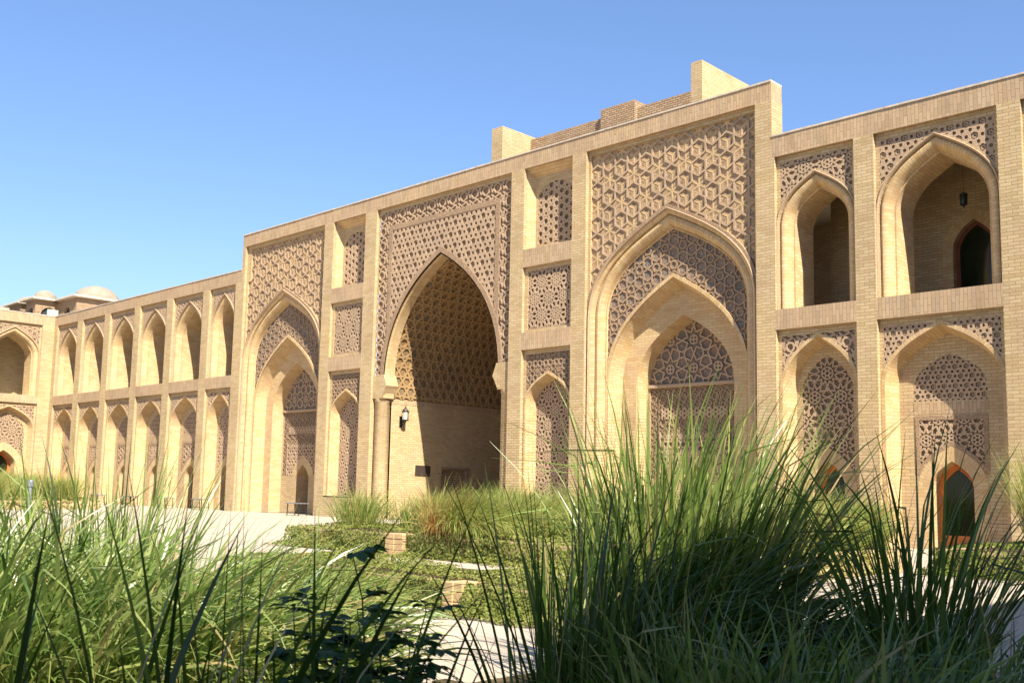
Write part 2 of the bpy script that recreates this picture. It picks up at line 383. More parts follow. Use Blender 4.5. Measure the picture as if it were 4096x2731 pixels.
def pat_star6(b, p):
    S = []
    for x, y in tri_lat(b, p):
        S += hankin(ngon(x, y, 6, p/math.sqrt(3), math.pi/6), R_(60))
        q = ngon(x, y, 6, p*.2, 0); S += [(*q[k], *q[(k+1) % 6]) for k in range(6)]
    return S
def pat_vine(b, p):
    x0, x1, y0, y1 = b; S = []; nx = int((x1-x0)/p)+3; ny = int((y1-y0)/p)+3; cx = (x0+x1)/2; cy = (y0+y1)/2
    for i in range(-nx//2, nx//2+1):
        for j in range(-ny//2, ny//2+1):
            x, y = cx+i*p, cy+j*p; q = ngon(x, y, 8, p*.3, .2); S += [(*q[k], *q[(k+1) % 8]) for k in range(8)]
            for s in (1, -1):
                S += [(x+s*p*.3, y, x+s*p*.42, y+s*p*.2), (x+s*p*.42, y+s*p*.2, x+s*p*.5, y), (x, y+s*p*.3, x-s*p*.2, y+s*p*.42), (x-s*p*.2, y+s*p*.42, x, y+s*p*.5),
                      (x+s*p*.5, y+p*.12, x+s*p*.34, y+p*.5), (x-p*.5, y+s*p*.36, x-p*.3, y+s*p*.5)]
    return S
def dedup(S):
    seen, out = set(), []
    for s in S:
        a = (round(s[0], 4), round(s[1], 4)); b = (round(s[2], 4), round(s[3], 4)); k = (a, b) if a < b else (b, a)
        if a != b and k not in seen: seen.add(k); out.append(s)
    return out
def near(P, S, w, chunk=4000):
    S = np.array(S); a = S[:, :2]; d = S[:, 2:]-a; L2 = (d**2).sum(1); out = np.zeros(len(P), bool)
    for k in range(0, len(P), chunk):
        p = P[k:k+chunk, None, :]-a[None]; t = np.clip((p*d).sum(2)/L2, -.0, 1.0); q = p-t[..., None]*d; out[k:k+chunk] = ((q**2).sum(2).min(1) < (w*.5*1.02)**2)
    return out
def strips(S, w):
    out = []
    for x0, y0, x1, y1 in S:
        L = math.hypot(x1-x0, y1-y0); tx, ty = (x1-x0)/L, (y1-y0)/L; nx, ny = -ty*w/2, tx*w/2; e = w*.5*.55
        out.append([(x0-tx*e+nx*.5, y0-ty*e+ny*.5), (x0+nx, y0+ny), (x1+nx, y1+ny), (x1+tx*e+nx*.5, y1+ty*e+ny*.5), (x1+tx*e-nx*.5, y1+ty*e-ny*.5), (x1-nx, y1-ny), (x0-nx, y0-ny), (x0-tx*e-nx*.5, y0-ty*e-ny*.5)])
    return out
def ribs(name, region_loops, inside, S, w, d0, d1, mat, parent, fmap=None):
    S = dedup(S); mids = np.array([((s[0]+s[2])/2, (s[1]+s[3])/2) for s in S]); ends0 = np.array([(s[0], s[1]) for s in S]); ends1 = np.array([(s[2], s[3]) for s in S])
    k = inside(mids) | inside(ends0) | inside(ends1); S = [s for s, q in zip(S, k) if q]
    if not S: return None
    return plate(name, region_loops+strips(S, w), lambda P: inside(P) & near(P, S, w), d0, d1, mat, parent, fmap)
def holes_plate(name, region_loops, inside, hx, d0, d1, mat, parent, fmap=None):
    keep = []
    for h in hx:
        if inside(np.array(h)).any(): keep.append(h)
    C = np.array([np.mean(h, axis=0) for h in keep]); HP = [np.array(h) for h in keep]
    rad = np.array([np.hypot(*(hp-c).T).max() for hp, c in zip(HP, C)])
    def solid(P):
        s = inside(P); D = np.hypot(P[:, None, 0]-C[None, :, 0], P[:, None, 1]-C[None, :, 1]) < rad[None]
        for i, j in zip(*np.nonzero(D & s[:, None])):
            if s[i] and inpoly(P[i:i+1], keep[j])[0]: s[i] = False
        return s
    return plate(name, region_loops+keep, solid, d0, d1, mat, parent, fmap)
def bbox(loops):
    a = np.array([p for l in loops for p in l]); return a[:, 0].min(), a[:, 0].max(), a[:, 1].min(), a[:, 1].max()
PATS = {'s8': pat_star8, 's12': pat_star12, 's6': pat_star6, 'vine': pat_vine}
def carved_panel(parent, loops, inside, kind, pitch, w, d, depth=.05, ribm='rib', basem='carved_deep', name='carved_panel'):
    """base at depth d+depth with the rib net flush at d; the ribs are a part of the panel"""
    base = plate(name, loops, inside, d+depth, None, basem, parent)
    b = bbox(loops)
    if kind == 'hexholes':
        hx = []
        for x, y in tri_lat(b, pitch):
            hx.append(ngon(x, y, 6, pitch*.255, math.pi/6))
            for k in range(3): a = math.pi/3*k; hx.append(ngon(x+math.cos(a)*pitch/2, y+math.sin(a)*pitch/2, 6, pitch*.135, math.pi/6))
        holes_plate('lattice', loops, inside, hx, d, d+depth, ribm, base)
        S = []
        for x, y in tri_lat(b, pitch):
            q = ngon(x, y, 6, pitch*.13, 0); S += [(*q[k], *q[(k+1) % 6]) for k in range(6)]
        ribs('rosettes', loops, inside, S, w*.8, d+depth*.55, d+depth, ribm, base)
    else:
        ribs('lattice', loops, inside, PATS[kind](b, pitch), w, d, d+depth, ribm, base)
    return base

# ------------------------------------------------------------------ ground, paths
def sheet(name, x0, x1, y0, y1, z, mat, n=1):
    return tag(mesh(name, [(x0, y0, z), (x1, y0, z), (x1, y1, z), (x0, y1, z)], [(0, 1, 2, 3)], mat), kind='structure')
M['paving'] = brick_mat('pale_paving', cols=((0.441, 0.380, 0.319), (0.418, 0.361, 0.304), (0.464, 0.403, 0.338)), bw=.42, bh=.42, mortar=.007, mcol=(0.410, 0.350, 0.289), bump=.1, stain=.12)
M['earth'] = plain_mat('pale_earth', (0.400, 0.336, 0.248), 1, .15, .6, spec=.05)
sheet('ground', -900, 900, -900, 900, -.02, M['earth'])
sheet('courtyard_paving', -56.5, 5.2, -34, .6, 0, M['paving'])

# ------------------------------------------------------------------ facade builders (local frame: x along, y into the wall, z up)
Z_LED0, Z_LED1, Z_ROOF0, Z_ROOF1 = 5.06, 5.55, 9.37, 9.89
def wall_piers(parent, xs, z0, z1, d=.13):
    for a, b in xs:
        mb = MB(); mb.box(a, b, 0, d, z0, z1); mb.build('pier', 'brick', parent)
def bands(parent, x0, x1, z0, z1, d=.12, mat='soldier', name='brick_band', proud=0):
    mb = MB(); mb.box(x0, x1, -proud, d, z0, z1); return mb.build(name, mat, parent)
def field(parent, rc, outer, pat, pitch, w, zlow, d=.12, inset=(.10, .10, .16), ring=.08, depth=.04, **kw):
    """the wall inside a recess round an arch, with its carved spandrel"""
    x0, x1, z0, z1 = rc; full = rect(*rc); pr = (x0+inset[0], x1-inset[1], zlow, z1-inset[2]); prl = rect(*pr)
    cx = (x0+x1)/2; ex = expand(outer, ring)
    inp = lambda P: (P[:, 0] > pr[0]) & (P[:, 0] < pr[1]) & (P[:, 1] > pr[2]) & (P[:, 1] < pr[3]) & ~inpoly(P, ex)
    inr = lambda P: (P[:, 0] > x0) & (P[:, 0] < x1) & (P[:, 1] > z0) & (P[:, 1] < z1) & ~inpoly(P, outer) & ~inp(P)
    plate('arch_surround', [full, prl, outer, ex], inr, d, d+.07, 'brick', parent)
    return carved_panel(parent, [prl, ex], inp, pat, pitch, w, d, depth, name='carved_spandrel', **kw)
def expand(o, e):
    n = len(o); xc = o[n//2][0]; hw = xc-o[0][0]; za = o[n//2][1]; z0 = o[0][1]; zs = o[4][1]
    return [(xc+(x-xc)*(hw+e)/hw, z if z <= zs else zs+(z-zs)*(za-zs+e*1.15)/(za-zs)) for x, z in o]
def shrink(o, e, lift=0): return expand(o, -e)
def bead(parent, o, d, r=.03, mat='rib', name='arch_moulding'):
    e1 = expand(o, r); e0 = expand(o, -r*.2)
    return loft(name, [(e1, d+.01), (e1, d-r*.7), (expand(o, r*.6), d-r), (expand(o, r*.1), d-r*.6), (e0, d+.02)], mat, parent)
def fill_behind(name, rc, hole, d, mat, parent, d1=None):
    full = rect(*rc)
    return plate(name, [full]+([hole] if hole else []), (lambda P: (P[:, 0] > rc[0]) & (P[:, 0] < rc[1]) & (P[:, 1] > rc[2]) & (P[:, 1] < rc[3]) & (~inpoly(P, hole) if hole else True)), d, d1, mat, parent)
def door(parent, xc, hw, zs, za, d, z0=.02, wood='wood', glass='glass', open_part=True):
    o = arch(xc, hw, z0, zs, za, 8)
    i = arch(xc, hw-.11, z0+.28, zs-.04, za-.15, 8)
    ex = plate('door', [o, i], lambda P: inpoly(P, o) & ~inpoly(P, i), d, d+.05, wood, parent)
    plate('glass', [i], lambda P: inpoly(P, i), d+.035, None, glass, ex)
    # raised inner frame bead and a pull handle
    loft('frame_bead', [(expand(i, .035), d), (expand(i, .03), d-.02), (expand(i, .005), d-.02), (i, d+.02)], wood, ex)
    hb = MB(); hb.tube([(xc-hw+.06, d-.01, 1.0), (xc-hw+.06, d-.05, 1.02), (xc-hw+.06, d-.05, 1.14), (xc-hw+.06, d-.01, 1.16)], .008, 6); hb.build('handle', 'greymetal', ex)
    return ex
UK = (.52, .49, .76)
def upper_bay(parent, x0, x1, pat, pitch, w, hw=None, gal=True, z0=Z_LED1, zt=Z_ROOF0, zs=7.52, za=9.06):
    c = (x0+x1)/2; W = x1-x0; hw = hw or W/2-.045
    outer = arch(c, hw, z0, zs, za, k=UK)
    field(parent, (x0, x1, z0, zt), outer, pat, pitch, w, zs-.25, ring=.10)
    bead(parent, expand(outer, .01), .12, .045)
    a1 = expand(outer, -.03); a2 = expand(outer, -.11); a3 = expand(outer, -.21); a4 = expand(outer, -.29); a5 = expand(outer, -.33)
    loft('arch_roll', [(outer, .188), (a1, .188), (a1, .155), (expand(outer, -.07), .135), (a2, .14), (expand(outer, -.17), .18), (a3, .25), (expand(outer, -.24), .33), (expand(outer, -.25), .38)], 'voussoir', parent)
    loft('arch_reveal', [(expand(outer, -.25), .38), (a4, .38), (a4, .45), (expand(outer, -.31), 1.25)], 'voussoir', parent)
    return expand(outer, -.31)
def lower_bay(parent, x0, x1, pat, pitch, w, kind='door', z0=0., zt=Z_LED0, zs=3.55, za=4.84, pats=('s6', .3, .04), wood='wood'):
    c = (x0+x1)/2; W = x1-x0; hw = W/2-.10
    outer = arch(c, hw, z0, zs, za, k=(.50, .53, .78))
    field(parent, (x0, x1, z0, zt), outer, pat, pitch, w, zs-.35, ring=.09)
    loft('voussoir_ring', [(expand(outer, .085), .125), (expand(outer, .085), .112), (outer, .112), (outer, .125)], 'voussoir', parent)
    D = .56; inner = expand(outer, -.13)
    loft('arch_reveal', [(outer, .12), (inner, D)], 'voussoir', parent)
    dz = 1.30; da = 1.90; dhw = .45 if W > 2.3 else .40
    dr = arch(c, dhw, 0, dz, da, 10)
    ring = expand(dr, .30)
    bx = inner[0][0]-.02, inner[-1][0]+.02
    if kind == 'panels':
        thw = min(.79, hw-.42); tz0 = 3.22
        tym = arch(c, thw, tz0, 3.50, 4.26, 10); pl = rect(c-thw, c+thw, 1.62, 2.90)
        s1 = lambda P: inpoly(P, tym); s2 = lambda P: inpoly(P, pl) & ~inpoly(P, ring)
        body = lambda P: inpoly(P, inner) & ~inpoly(P, dr) & ~s1(P) & ~s2(P)
        plate('niche_wall', [inner, dr, tym, pl, ring], body, D, D+.06, 'brick', parent)
        carved_panel(parent, [tym], s1, 'hexholes', .24, .03, D, .05, name='carved_tympanum')
        pi = rect(c-thw+.1, c+thw-.1, 1.62, 2.80); s3 = lambda P: inpoly(P, pi) & ~inpoly(P, expand(ring, .09))
        plate('panel_border', [pl, ring, pi, expand(ring, .09)], lambda P: s2(P) & ~s3(P), D-.012, D+.05, 'carved', parent)
        carved_panel(parent, [pi, expand(ring, .09)], s3, pats[0], pats[1], pats[2], D, .05)
        sb = MB(); sb.box(c-thw-.02, c+thw+.02, D-.004, D, 2.93, 3.20); sb.build('soldier_course', 'soldier', parent)
    else:
        nh = arch(c, hw-.28, .2, 3.55, 4.42, 10, k=(.50, .53, .78))
        s1 = lambda P: inpoly(P, nh) & ~inpoly(P, ring) & (P[:, 1] > 1.55)
        lim = rect(bx[0], bx[1], -1, 1.55)
        plate('niche_wall', [inner, dr, nh, ring, lim], lambda P: inpoly(P, inner) & ~inpoly(P, dr) & ~s1(P), D, D+.06, 'brick', parent)
        carved_panel(parent, [nh, ring, lim], s1, pats[0], pats[1], pats[2], D, .05, name='carved_niche')
    loft('door_arch_ring', [(ring, D+.01), (ring, D-.006), (dr, D-.006), (dr, D+.01)], 'voussoir', parent)
    loft('door_reveal', [(dr, D), (expand(dr, -.02), D+.40)], 'voussoir', parent)
    door(parent, c, dhw-.02, dz, da-.02, D+.34, wood=wood)

def gallery(parent, x0, x1, z0, z1, y0=.8, y1=3.0, doors=()):
    """the open gallery behind the upper arches: floor, back wall, ceiling"""
    mb = MB(); mb.box(x0, x1, .12, y1, z0-.25, z0); mb.build('gallery_floor', 'stone', parent)
    mb = MB(); mb.box(x0, x1, .2, y1+.3, z1, z1+.2); mb.build('gallery_ceiling', 'brick', parent)
    big = rect(x0, x1, z0, z1); dl = [arch(x, .5, z0, z0+1.5, z0+2.25, 8) for x in doors]
    def s(P):
        r = inpoly(P, big)
        for d in dl: r &= ~inpoly(P, d)
        return r
    plate('gallery_back_wall', [big]+dl, s, y1, None, 'brick', parent)
    for x, d in zip(doors, dl):
        loft('door_arch_ring', [(expand(d, .26), y1+.01), (expand(d, .26), y1-.01), (d, y1-.01), (d, y1+.28)], 'voussoir', parent)
        o = expand(d, .02); i = expand(o, -.11)
        e = plate('door', [o, i], lambda P: inpoly(P, o) & ~inpoly(P, i), y1+.2, y1+.26, 'shadewood', parent)
        plate('glass', [i], lambda P: inpoly(P, i), y1+.24, None, 'glass', e)

# ---------------- left wing
def wing_body(parent, x0, x1, zt, depth=4.5, y0=.62):
    mb = MB(); mb.box(x0, x1, y0+.5, depth, 0, Z_LED0+.1); mb.build('core_wall', 'brick', parent)
def parapet(parent, x0, x1, z0, z1, th=.5):
    mb = MB(); mb.box(x0, x1, 0, th, z0, z1); p = mb.build('roof_band', 'soldier', parent)
    mb = MB()
    # thin weathered coping in slightly uneven lengths
    x = x0; r = random.Random(int(abs(x0*10)))
    while x < x1-.01:
        L = min(r.uniform(.5, 1.1), x1-x); mb.box(x, x+L-.006, -.018-r.random()*.008, th+.02, z1, z1+.035+r.random()*.015); x += L
    mb.build('coping', 'cap', parent)

LW = thing('arcaded_wing', 'long two-storey brick wing with six narrow arches per floor, left of the tall gateway', 'building')
lw = [(-56.08, -53.51), (-52.87, -50.29), (-49.66, -47.03), (-46.44, -43.81), (-43.21, -40.54), (-39.96, -37.87)]
wall_piers(LW, [(-56.5, -56.08)]+[(lw[i][1], lw[i+1][0]) for i in range(5)]+[(-37.87, -37.432)], 0, Z_ROOF0)
for a, b in lw: bands(LW, a, b, Z_LED0, Z_LED1)
parapet(LW, -56.5, -37.44, Z_ROOF0, Z_ROOF1)
upat = [('s6', .34, .05), ('s8', .36, .05), ('s6', .30, .045), ('s8', .30, .05), ('s6', .34, .05), ('s8', .34, .05)]
lpat = [('vine', .36, .05), ('s8', .34, .05), ('s6', .34, .05), ('s8', .38, .05), ('s8', .32, .045), ('vine', .34, .05)]
for i, (a, b) in enumerate(lw):
    upper_bay(LW, a, b, *upat[i])
    lower_bay(LW, a, b, *lpat[i], kind='panels' if i < 5 else 'niche', pats=('s8', .4, .05) if i % 2 else ('s6', .4, .05), wood='shadewood')  # arcade doors have their shade put into the wood colour
gallery(LW, -56.5, -37.44, Z_LED1, Z_ROOF0, doors=[-43.75])
wing_body(LW, -56.5, -37.44, 0)
mb = MB(); mb.box(-56.5, -37.44, .5, 6, Z_ROOF0+.2, Z_ROOF0+.28); mb.build('roof', 'cap', LW)

# ---------------- right wing
RW = thing('arcaded_wing', 'two-storey brick wing at the right, with one narrow and one wide arch on each floor', 'building')
rw = [(-12.70, -10.64), (-10.16, -7.445), (-6.97, -4.33), (-3.85, -1.2), (-.7, 1.9)]
wall_piers(RW, [(-12.76, -12.70), (-10.64, -10.16), (-7.445, -6.97), (-4.33, -3.85), (-1.2, -.7), (1.9, 5.2)], 0, Z_ROOF0)
for a, b in rw: bands(RW, a, b, Z_LED0, Z_LED1)
parapet(RW, -12.76, 5.2, Z_ROOF0, Z_ROOF1)
rup = [('s12', .62, .045), ('hexholes', .34, .04), ('s8', .4, .05), ('s6', .34, .05), ('s8', .4, .05)]
rlp = [('vine', .36, .05), ('hexholes', .26, .03), ('s8', .4, .05), ('vine', .36, .05), ('s8', .34, .05)]
for i, (a, b) in enumerate(rw):
    upper_bay(RW, a, b, *rup[i], za=(8.80 if i == 0 else 9.06), zs=(7.62 if i == 0 else 7.5))
    lower_bay(RW, a, b, *rlp[i], kind='niche' if i == 0 else 'panels', pats=('s12', .66, .04) if i == 0 else ('s12', .55, .035))
gallery(RW, -12.76, 5.2, Z_LED1, Z_ROOF0, doors=[-9.08, -5.5, -2])
wing_body(RW, -12.76, 5.2, 0)
mb = MB(); mb.box(-12.76, 5.2, .5, 6, Z_ROOF0+.2, Z_ROOF0+.28); mb.build('roof', 'cap', RW)

# ---------------- the range closing the courtyard on the left (faces +X)
ER = thing('end_range', 'brick range closing the far left end of the courtyard, with wide pointed arches', 'building', (-56.5, 0, 0), R_(90))
er = [(-3.35, -.63), (-6.55, -3.83), (-9.75, -7.03), (-12.95, -10.23)]
wall_piers(ER, [(-.63, 0)]+[(er[i+1][1], er[i][0]) for i in range(3)]+[(-34, -12.95)], 0, Z_ROOF0)
for a, b in er: bands(ER, a, b, Z_LED0+.06, Z_LED1)
parapet(ER, -34, 0, Z_ROOF0, Z_ROOF1)
for i, (a, b) in enumerate(er):
    upper_bay(ER, a, b, 's6', .5, .055, zs=7.6, za=9.08)
    c = (a+b)/2; o = arch(c, 1.27, 0, 3.75, 4.90, k=(.50, .53, .78))
    field(ER, (a, b, 0, Z_LED0+.06), o, 's8', .5, .05, 3.4)
    inn = expand(o, -.12); loft('arch_reveal', [(o, .12), (inn, .5)], 'voussoir', ER)
    nh = arch(c, .98, .5, 3.55, 4.62, 10); dr = arch(c, .62, 0, 1.85, 2.62, 10); rg = expand(dr, .38)
    lim = rect(c-2, c+2, -1, 2.0); s1 = (lambda nh, rg: lambda P: inpoly(P, nh) & ~inpoly(P, rg) & (P[:, 1] > 2.0))(nh, rg)
    plate('niche_wall', [inn, nh, dr, rg, lim], (lambda inn, dr, s1: lambda P: inpoly(P, inn) & ~inpoly(P, dr) & ~s1(P))(inn, dr, s1), .5, .56, 'brick', ER)
    carved_panel(ER, [nh, rg, lim], s1, 's12', .72, .05, .5, .05, name='carved_niche')
    loft('door_arch_ring', [(rg, .51), (rg, .494), (dr, .494), (dr, .51)], 'voussoir', ER)
    loft('door_reveal', [(dr, .5), (expand(dr, -.03), 1.2)], 'voussoir', ER)
    door(ER, c, .58, 1.83, 2.58, 1.1)
gallery(ER, -34, .3, Z_LED1, Z_ROOF0, doors=[-2.6, -5.2, -8.4, -11.6])
mb = MB(); mb.box(-34, 6, .5, 6, Z_ROOF0+.2, Z_ROOF0+.28); mb.build('roof', 'cap', ER)

# ---------------- the range at the right end, outside the picture: its shade falls on the near beds
SR = thing('end_range', 'brick range at the near right end of the courtyard, outside the picture', 'building', (5.2, 0, 0), R_(-90))
mb = MB(); mb.box(0, 34, .4, 6, 0, Z_ROOF0+.1); mb.build('core_wall', 'brick', SR)
sx = [(.63+3.2*i, 3.35+3.2*i) for i in range(10)]
wall_piers(SR, [(0, .63)]+[(sx[i][1], sx[i+1][0]) for i in range(9)]+[(sx[-1][1], 34)], 0, Z_ROOF0, .4)
parapet(SR, 0, 34, Z_ROOF0, Z_ROOF1)
for a, b in sx:
    bands(SR, a, b, Z_LED0, Z_LED1, .4)
    for z0, zt, zs, za in ((0, Z_LED0, 3.7, 4.85), (Z_LED1, Z_ROOF0, 7.75, 9.0)):
        o = arch((a+b)/2, 1.2, z0, zs, za); fill_behind('arch_surround', (a, b, z0, zt), o, .12, 'brick', SR, .398)

# ---------------- the gateway block
GB = thing('gateway_block', 'tall flat-topped brick gateway block with three great pointed arches and carved strapwork above them', 'building')
X0, X1, ZF, ZM = -37.43, -12.76, 10.85, 11.33
F1, N1, CI, N2, F2 = (-37.21, -31.64), (-31.07, -29.14), (-28.49, -21.80), (-21.25, -19.30), (-18.775, -13.23)
wall_piers(GB, [(X0, F1[0]), (F1[1], N1[0]), (N1[1], CI[0]), (CI[1], N2[0]), (N2[1], F2[0]), (F2[1], X1)], 0, ZF)
parapet(GB, X0, X1, ZF, ZM)
for q0, q1 in ((X1-.5, X1-.002), (X0+.002, X0+.5)): mb = MB(); mb.box(q0, q1, .13, .5, Z_ROOF0, ZF); mb.build('return_wall', 'brick', GB)
mb = MB(); mb.box(X0, X1, .5, 9, 9.95, 10.02); mb.build('roof', 'cap', GB)
mb = MB(); mb.box(X0, X1, 8.6, 9, 0, 9.95); mb.build('rear_wall', 'brick', GB)
for nx in (N1, N2):
    a, b = nx; c = (a+b)/2; E = GB
    for z0, z1 in ((7.77, 8.32), (5.25, 5.78)): bands(GB, a, b, z0, z1)
    # plinth under the niche: upright bricks over plain courses
    mb = MB(); mb.box(a, b, 0, .12, 0, .34); mb.build('plinth', 'brick', GB)
    bands(GB, a, b, .34, .74)
    # blind window
    wo = arch(c+.02, .74, 8.48, 9.9, 10.38, 10, k=(.55, .55, .98)); wf = rect(a, b, 8.32, ZF)
    back = rect(c-.80, c+.84, 8.42, 10.62)
    V = [(a, .12, 8.32), (b, .12, 8.32), (b, .12, ZF), (a, .12, ZF), (c-.80, .36, 8.42), (c+.84, .36, 8.42), (c+.84, .36, 10.62), (c-.80, .36, 10.62)]
    mesh('window_splay', V, [(0, 1, 5, 4), (1, 2, 6, 5), (2, 3, 7, 6), (3, 0, 4, 7)], M['voussoir'], GB)
    sw = lambda P: inpoly(P, wo)
    plate('window_surround', [back, wo], lambda P: inpoly(P, back) & ~sw(P), .36, .45, 'brick', GB)
    bs = plate('carved_window', [wo], sw, .44, None, 'carved_deep', GB)
    ribs('lattice', [wo], sw, pat_star6(bbox([wo]), .42), .06, .37, .44, 'rib', bs)
    # square carved panel, deeply cut
    q = rect(a+.14, b-.14, 5.86, 7.66); sq = lambda P: inpoly(P, q)
    fq = rect(a, b, 5.78, 7.77)
    plate('panel_border', [fq, q], lambda P: inpoly(P, fq) & ~sq(P), .10, .24, 'brick', GB)
    carved_panel(GB, [q], sq, 's12', .58, .045, .12, .12)
    # tall niche
    fr = rect(a, b, .74, 5.25); na = arch(c, .86, .74, 3.62, 4.50, 12)
    su = rect(a+.1, b-.1, 3.9, 5.12); ex = expand(na, .07)
    si = lambda P: inpoly(P, su) & ~inpoly(P, ex)
    plate('arch_surround', [fr, na, su, ex], lambda P: inpoly(P, fr) & ~inpoly(P, na) & ~si(P), .12, .19, 'brick', GB)
    carved_panel(GB, [su, ex], si, 's8', .42, .035, .13, .03, name='carved_spandrel', ribm='carved', basem='ribdark')
    loft('voussoir_ring', [(expand(na, .065), .125), (expand(na, .065), .105), (na, .105), (na, .125)], 'voussoir', GB)
    nb = expand(na, -.12); loft('arch_reveal', [(na, .12), (nb, .5), (nb, .57)], 'voussoir', GB)
    carved_panel(GB, [nb], lambda P: inpoly(P, nb) & (P[:, 1] > .76), 's12', .52, .038, .47, .07, name='carved_niche')
    mb = MB(); mb.box(a, b, .0, .5, .70, .745); mb.build('sill', 'cap', GB)

def cube_spandrel(parent, rc, solid_in, loops, hx, hz, s, d):
    """hexagons on a kagome net, each holding a tumbling block; every third place is a star"""
    w3 = s*math.sqrt(3); S, T, D = [], [], []
    inr = solid_in
    base = plate('carved_spandrel', loops, inr, d+.065, None, 'spandrel', parent)
    i0 = int((rc[0]-hx)/w3)-2; i1 = int((rc[1]-hx)/w3)+2; j0 = int((rc[2]-hz)/s)-3; j1 = int((rc[3]-hz)/s)+3
    for i in range(i0, i1+1):
        for j in range(j0, j1+1):
            if (i+j) % 2 == 0: continue            # hexagon centres sit at odd steps below the first apex
            x, z = hx+i*w3, hz+j*s; hexa = ngon(x, z, 6, s, math.pi/2)
            star = STAR(i, j)
            if not star:
                S += [(*hexa[q], *hexa[(q+1) % 6]) for q in range(6)]
            # inner block: three bars from the middle, a carved square on each face
            bars = (0, 1, 2, 3, 4, 5) if star else (1, 3, 5)
            for q in bars: v = hexa[q]; T.append((x, z, x+(v[0]-x)*.86, z+(v[1]-z)*.86))
            for q in range(6):
                if star:
                    u1, u2 = hexa[q], hexa[(q+1) % 6]; mx, mz = x+(u1[0]+u2[0]-2*x)*.31, z+(u1[1]+u2[1]-2*z)*.31; r_ = s*.12
                else:
                    if q % 2: continue
                    u1, u2 = hexa[(q+1) % 6], hexa[(q-1) % 6]; mx, mz = x+(hexa[q][0]-x)*.52, z+(hexa[q][1]-z)*.52; r_ = s*.17
                e1 = ((u1[0]-x)/s, (u1[1]-z)/s); e2 = ((u2[0]-x)/s, (u2[1]-z)/s)
                D.append([(mx+(e1[0]*a_+e2[0]*b_)*r_, mz+(e1[1]*a_+e2[1]*b_)*r_) for a_, b_ in ((-1, -1), (1, -1), (1, 1), (-1, 1))])
    ribs('block_edges', loops, inr, T, s*.17, d+.056, d+.065, 'yellowbrick', base)
    ds = [q for q in D if inr(np.array(q)).all()]
    k = 0; V, F = [], []
    for q in ds: V += [(p[0], d+.063, p[1]) for p in q]; F.append((k, k+1, k+2, k+3)); k += 4
    mesh('carved_insets', V, F, M['carved_deep'], base)
    ribs('hexagon_frames', loops, inr, S, .05, d+.026-.0, d+.06, 'rib', base)
    return base
def STAR(i, j):
    # sublattice left open: centre (6, -4) of the right spandrel is one of them
    # centres: column i, height j; lattice vectors (1,1),(0,2); open set spanned by (1,3),(1,-3)
    ii, jj = i-10, j+3
    # coordinates a,b with (ii,jj)=a*(1,1)+b*(0,2)
    a = ii; b = (jj-ii)//2
    return (a-b) % 3 == 0
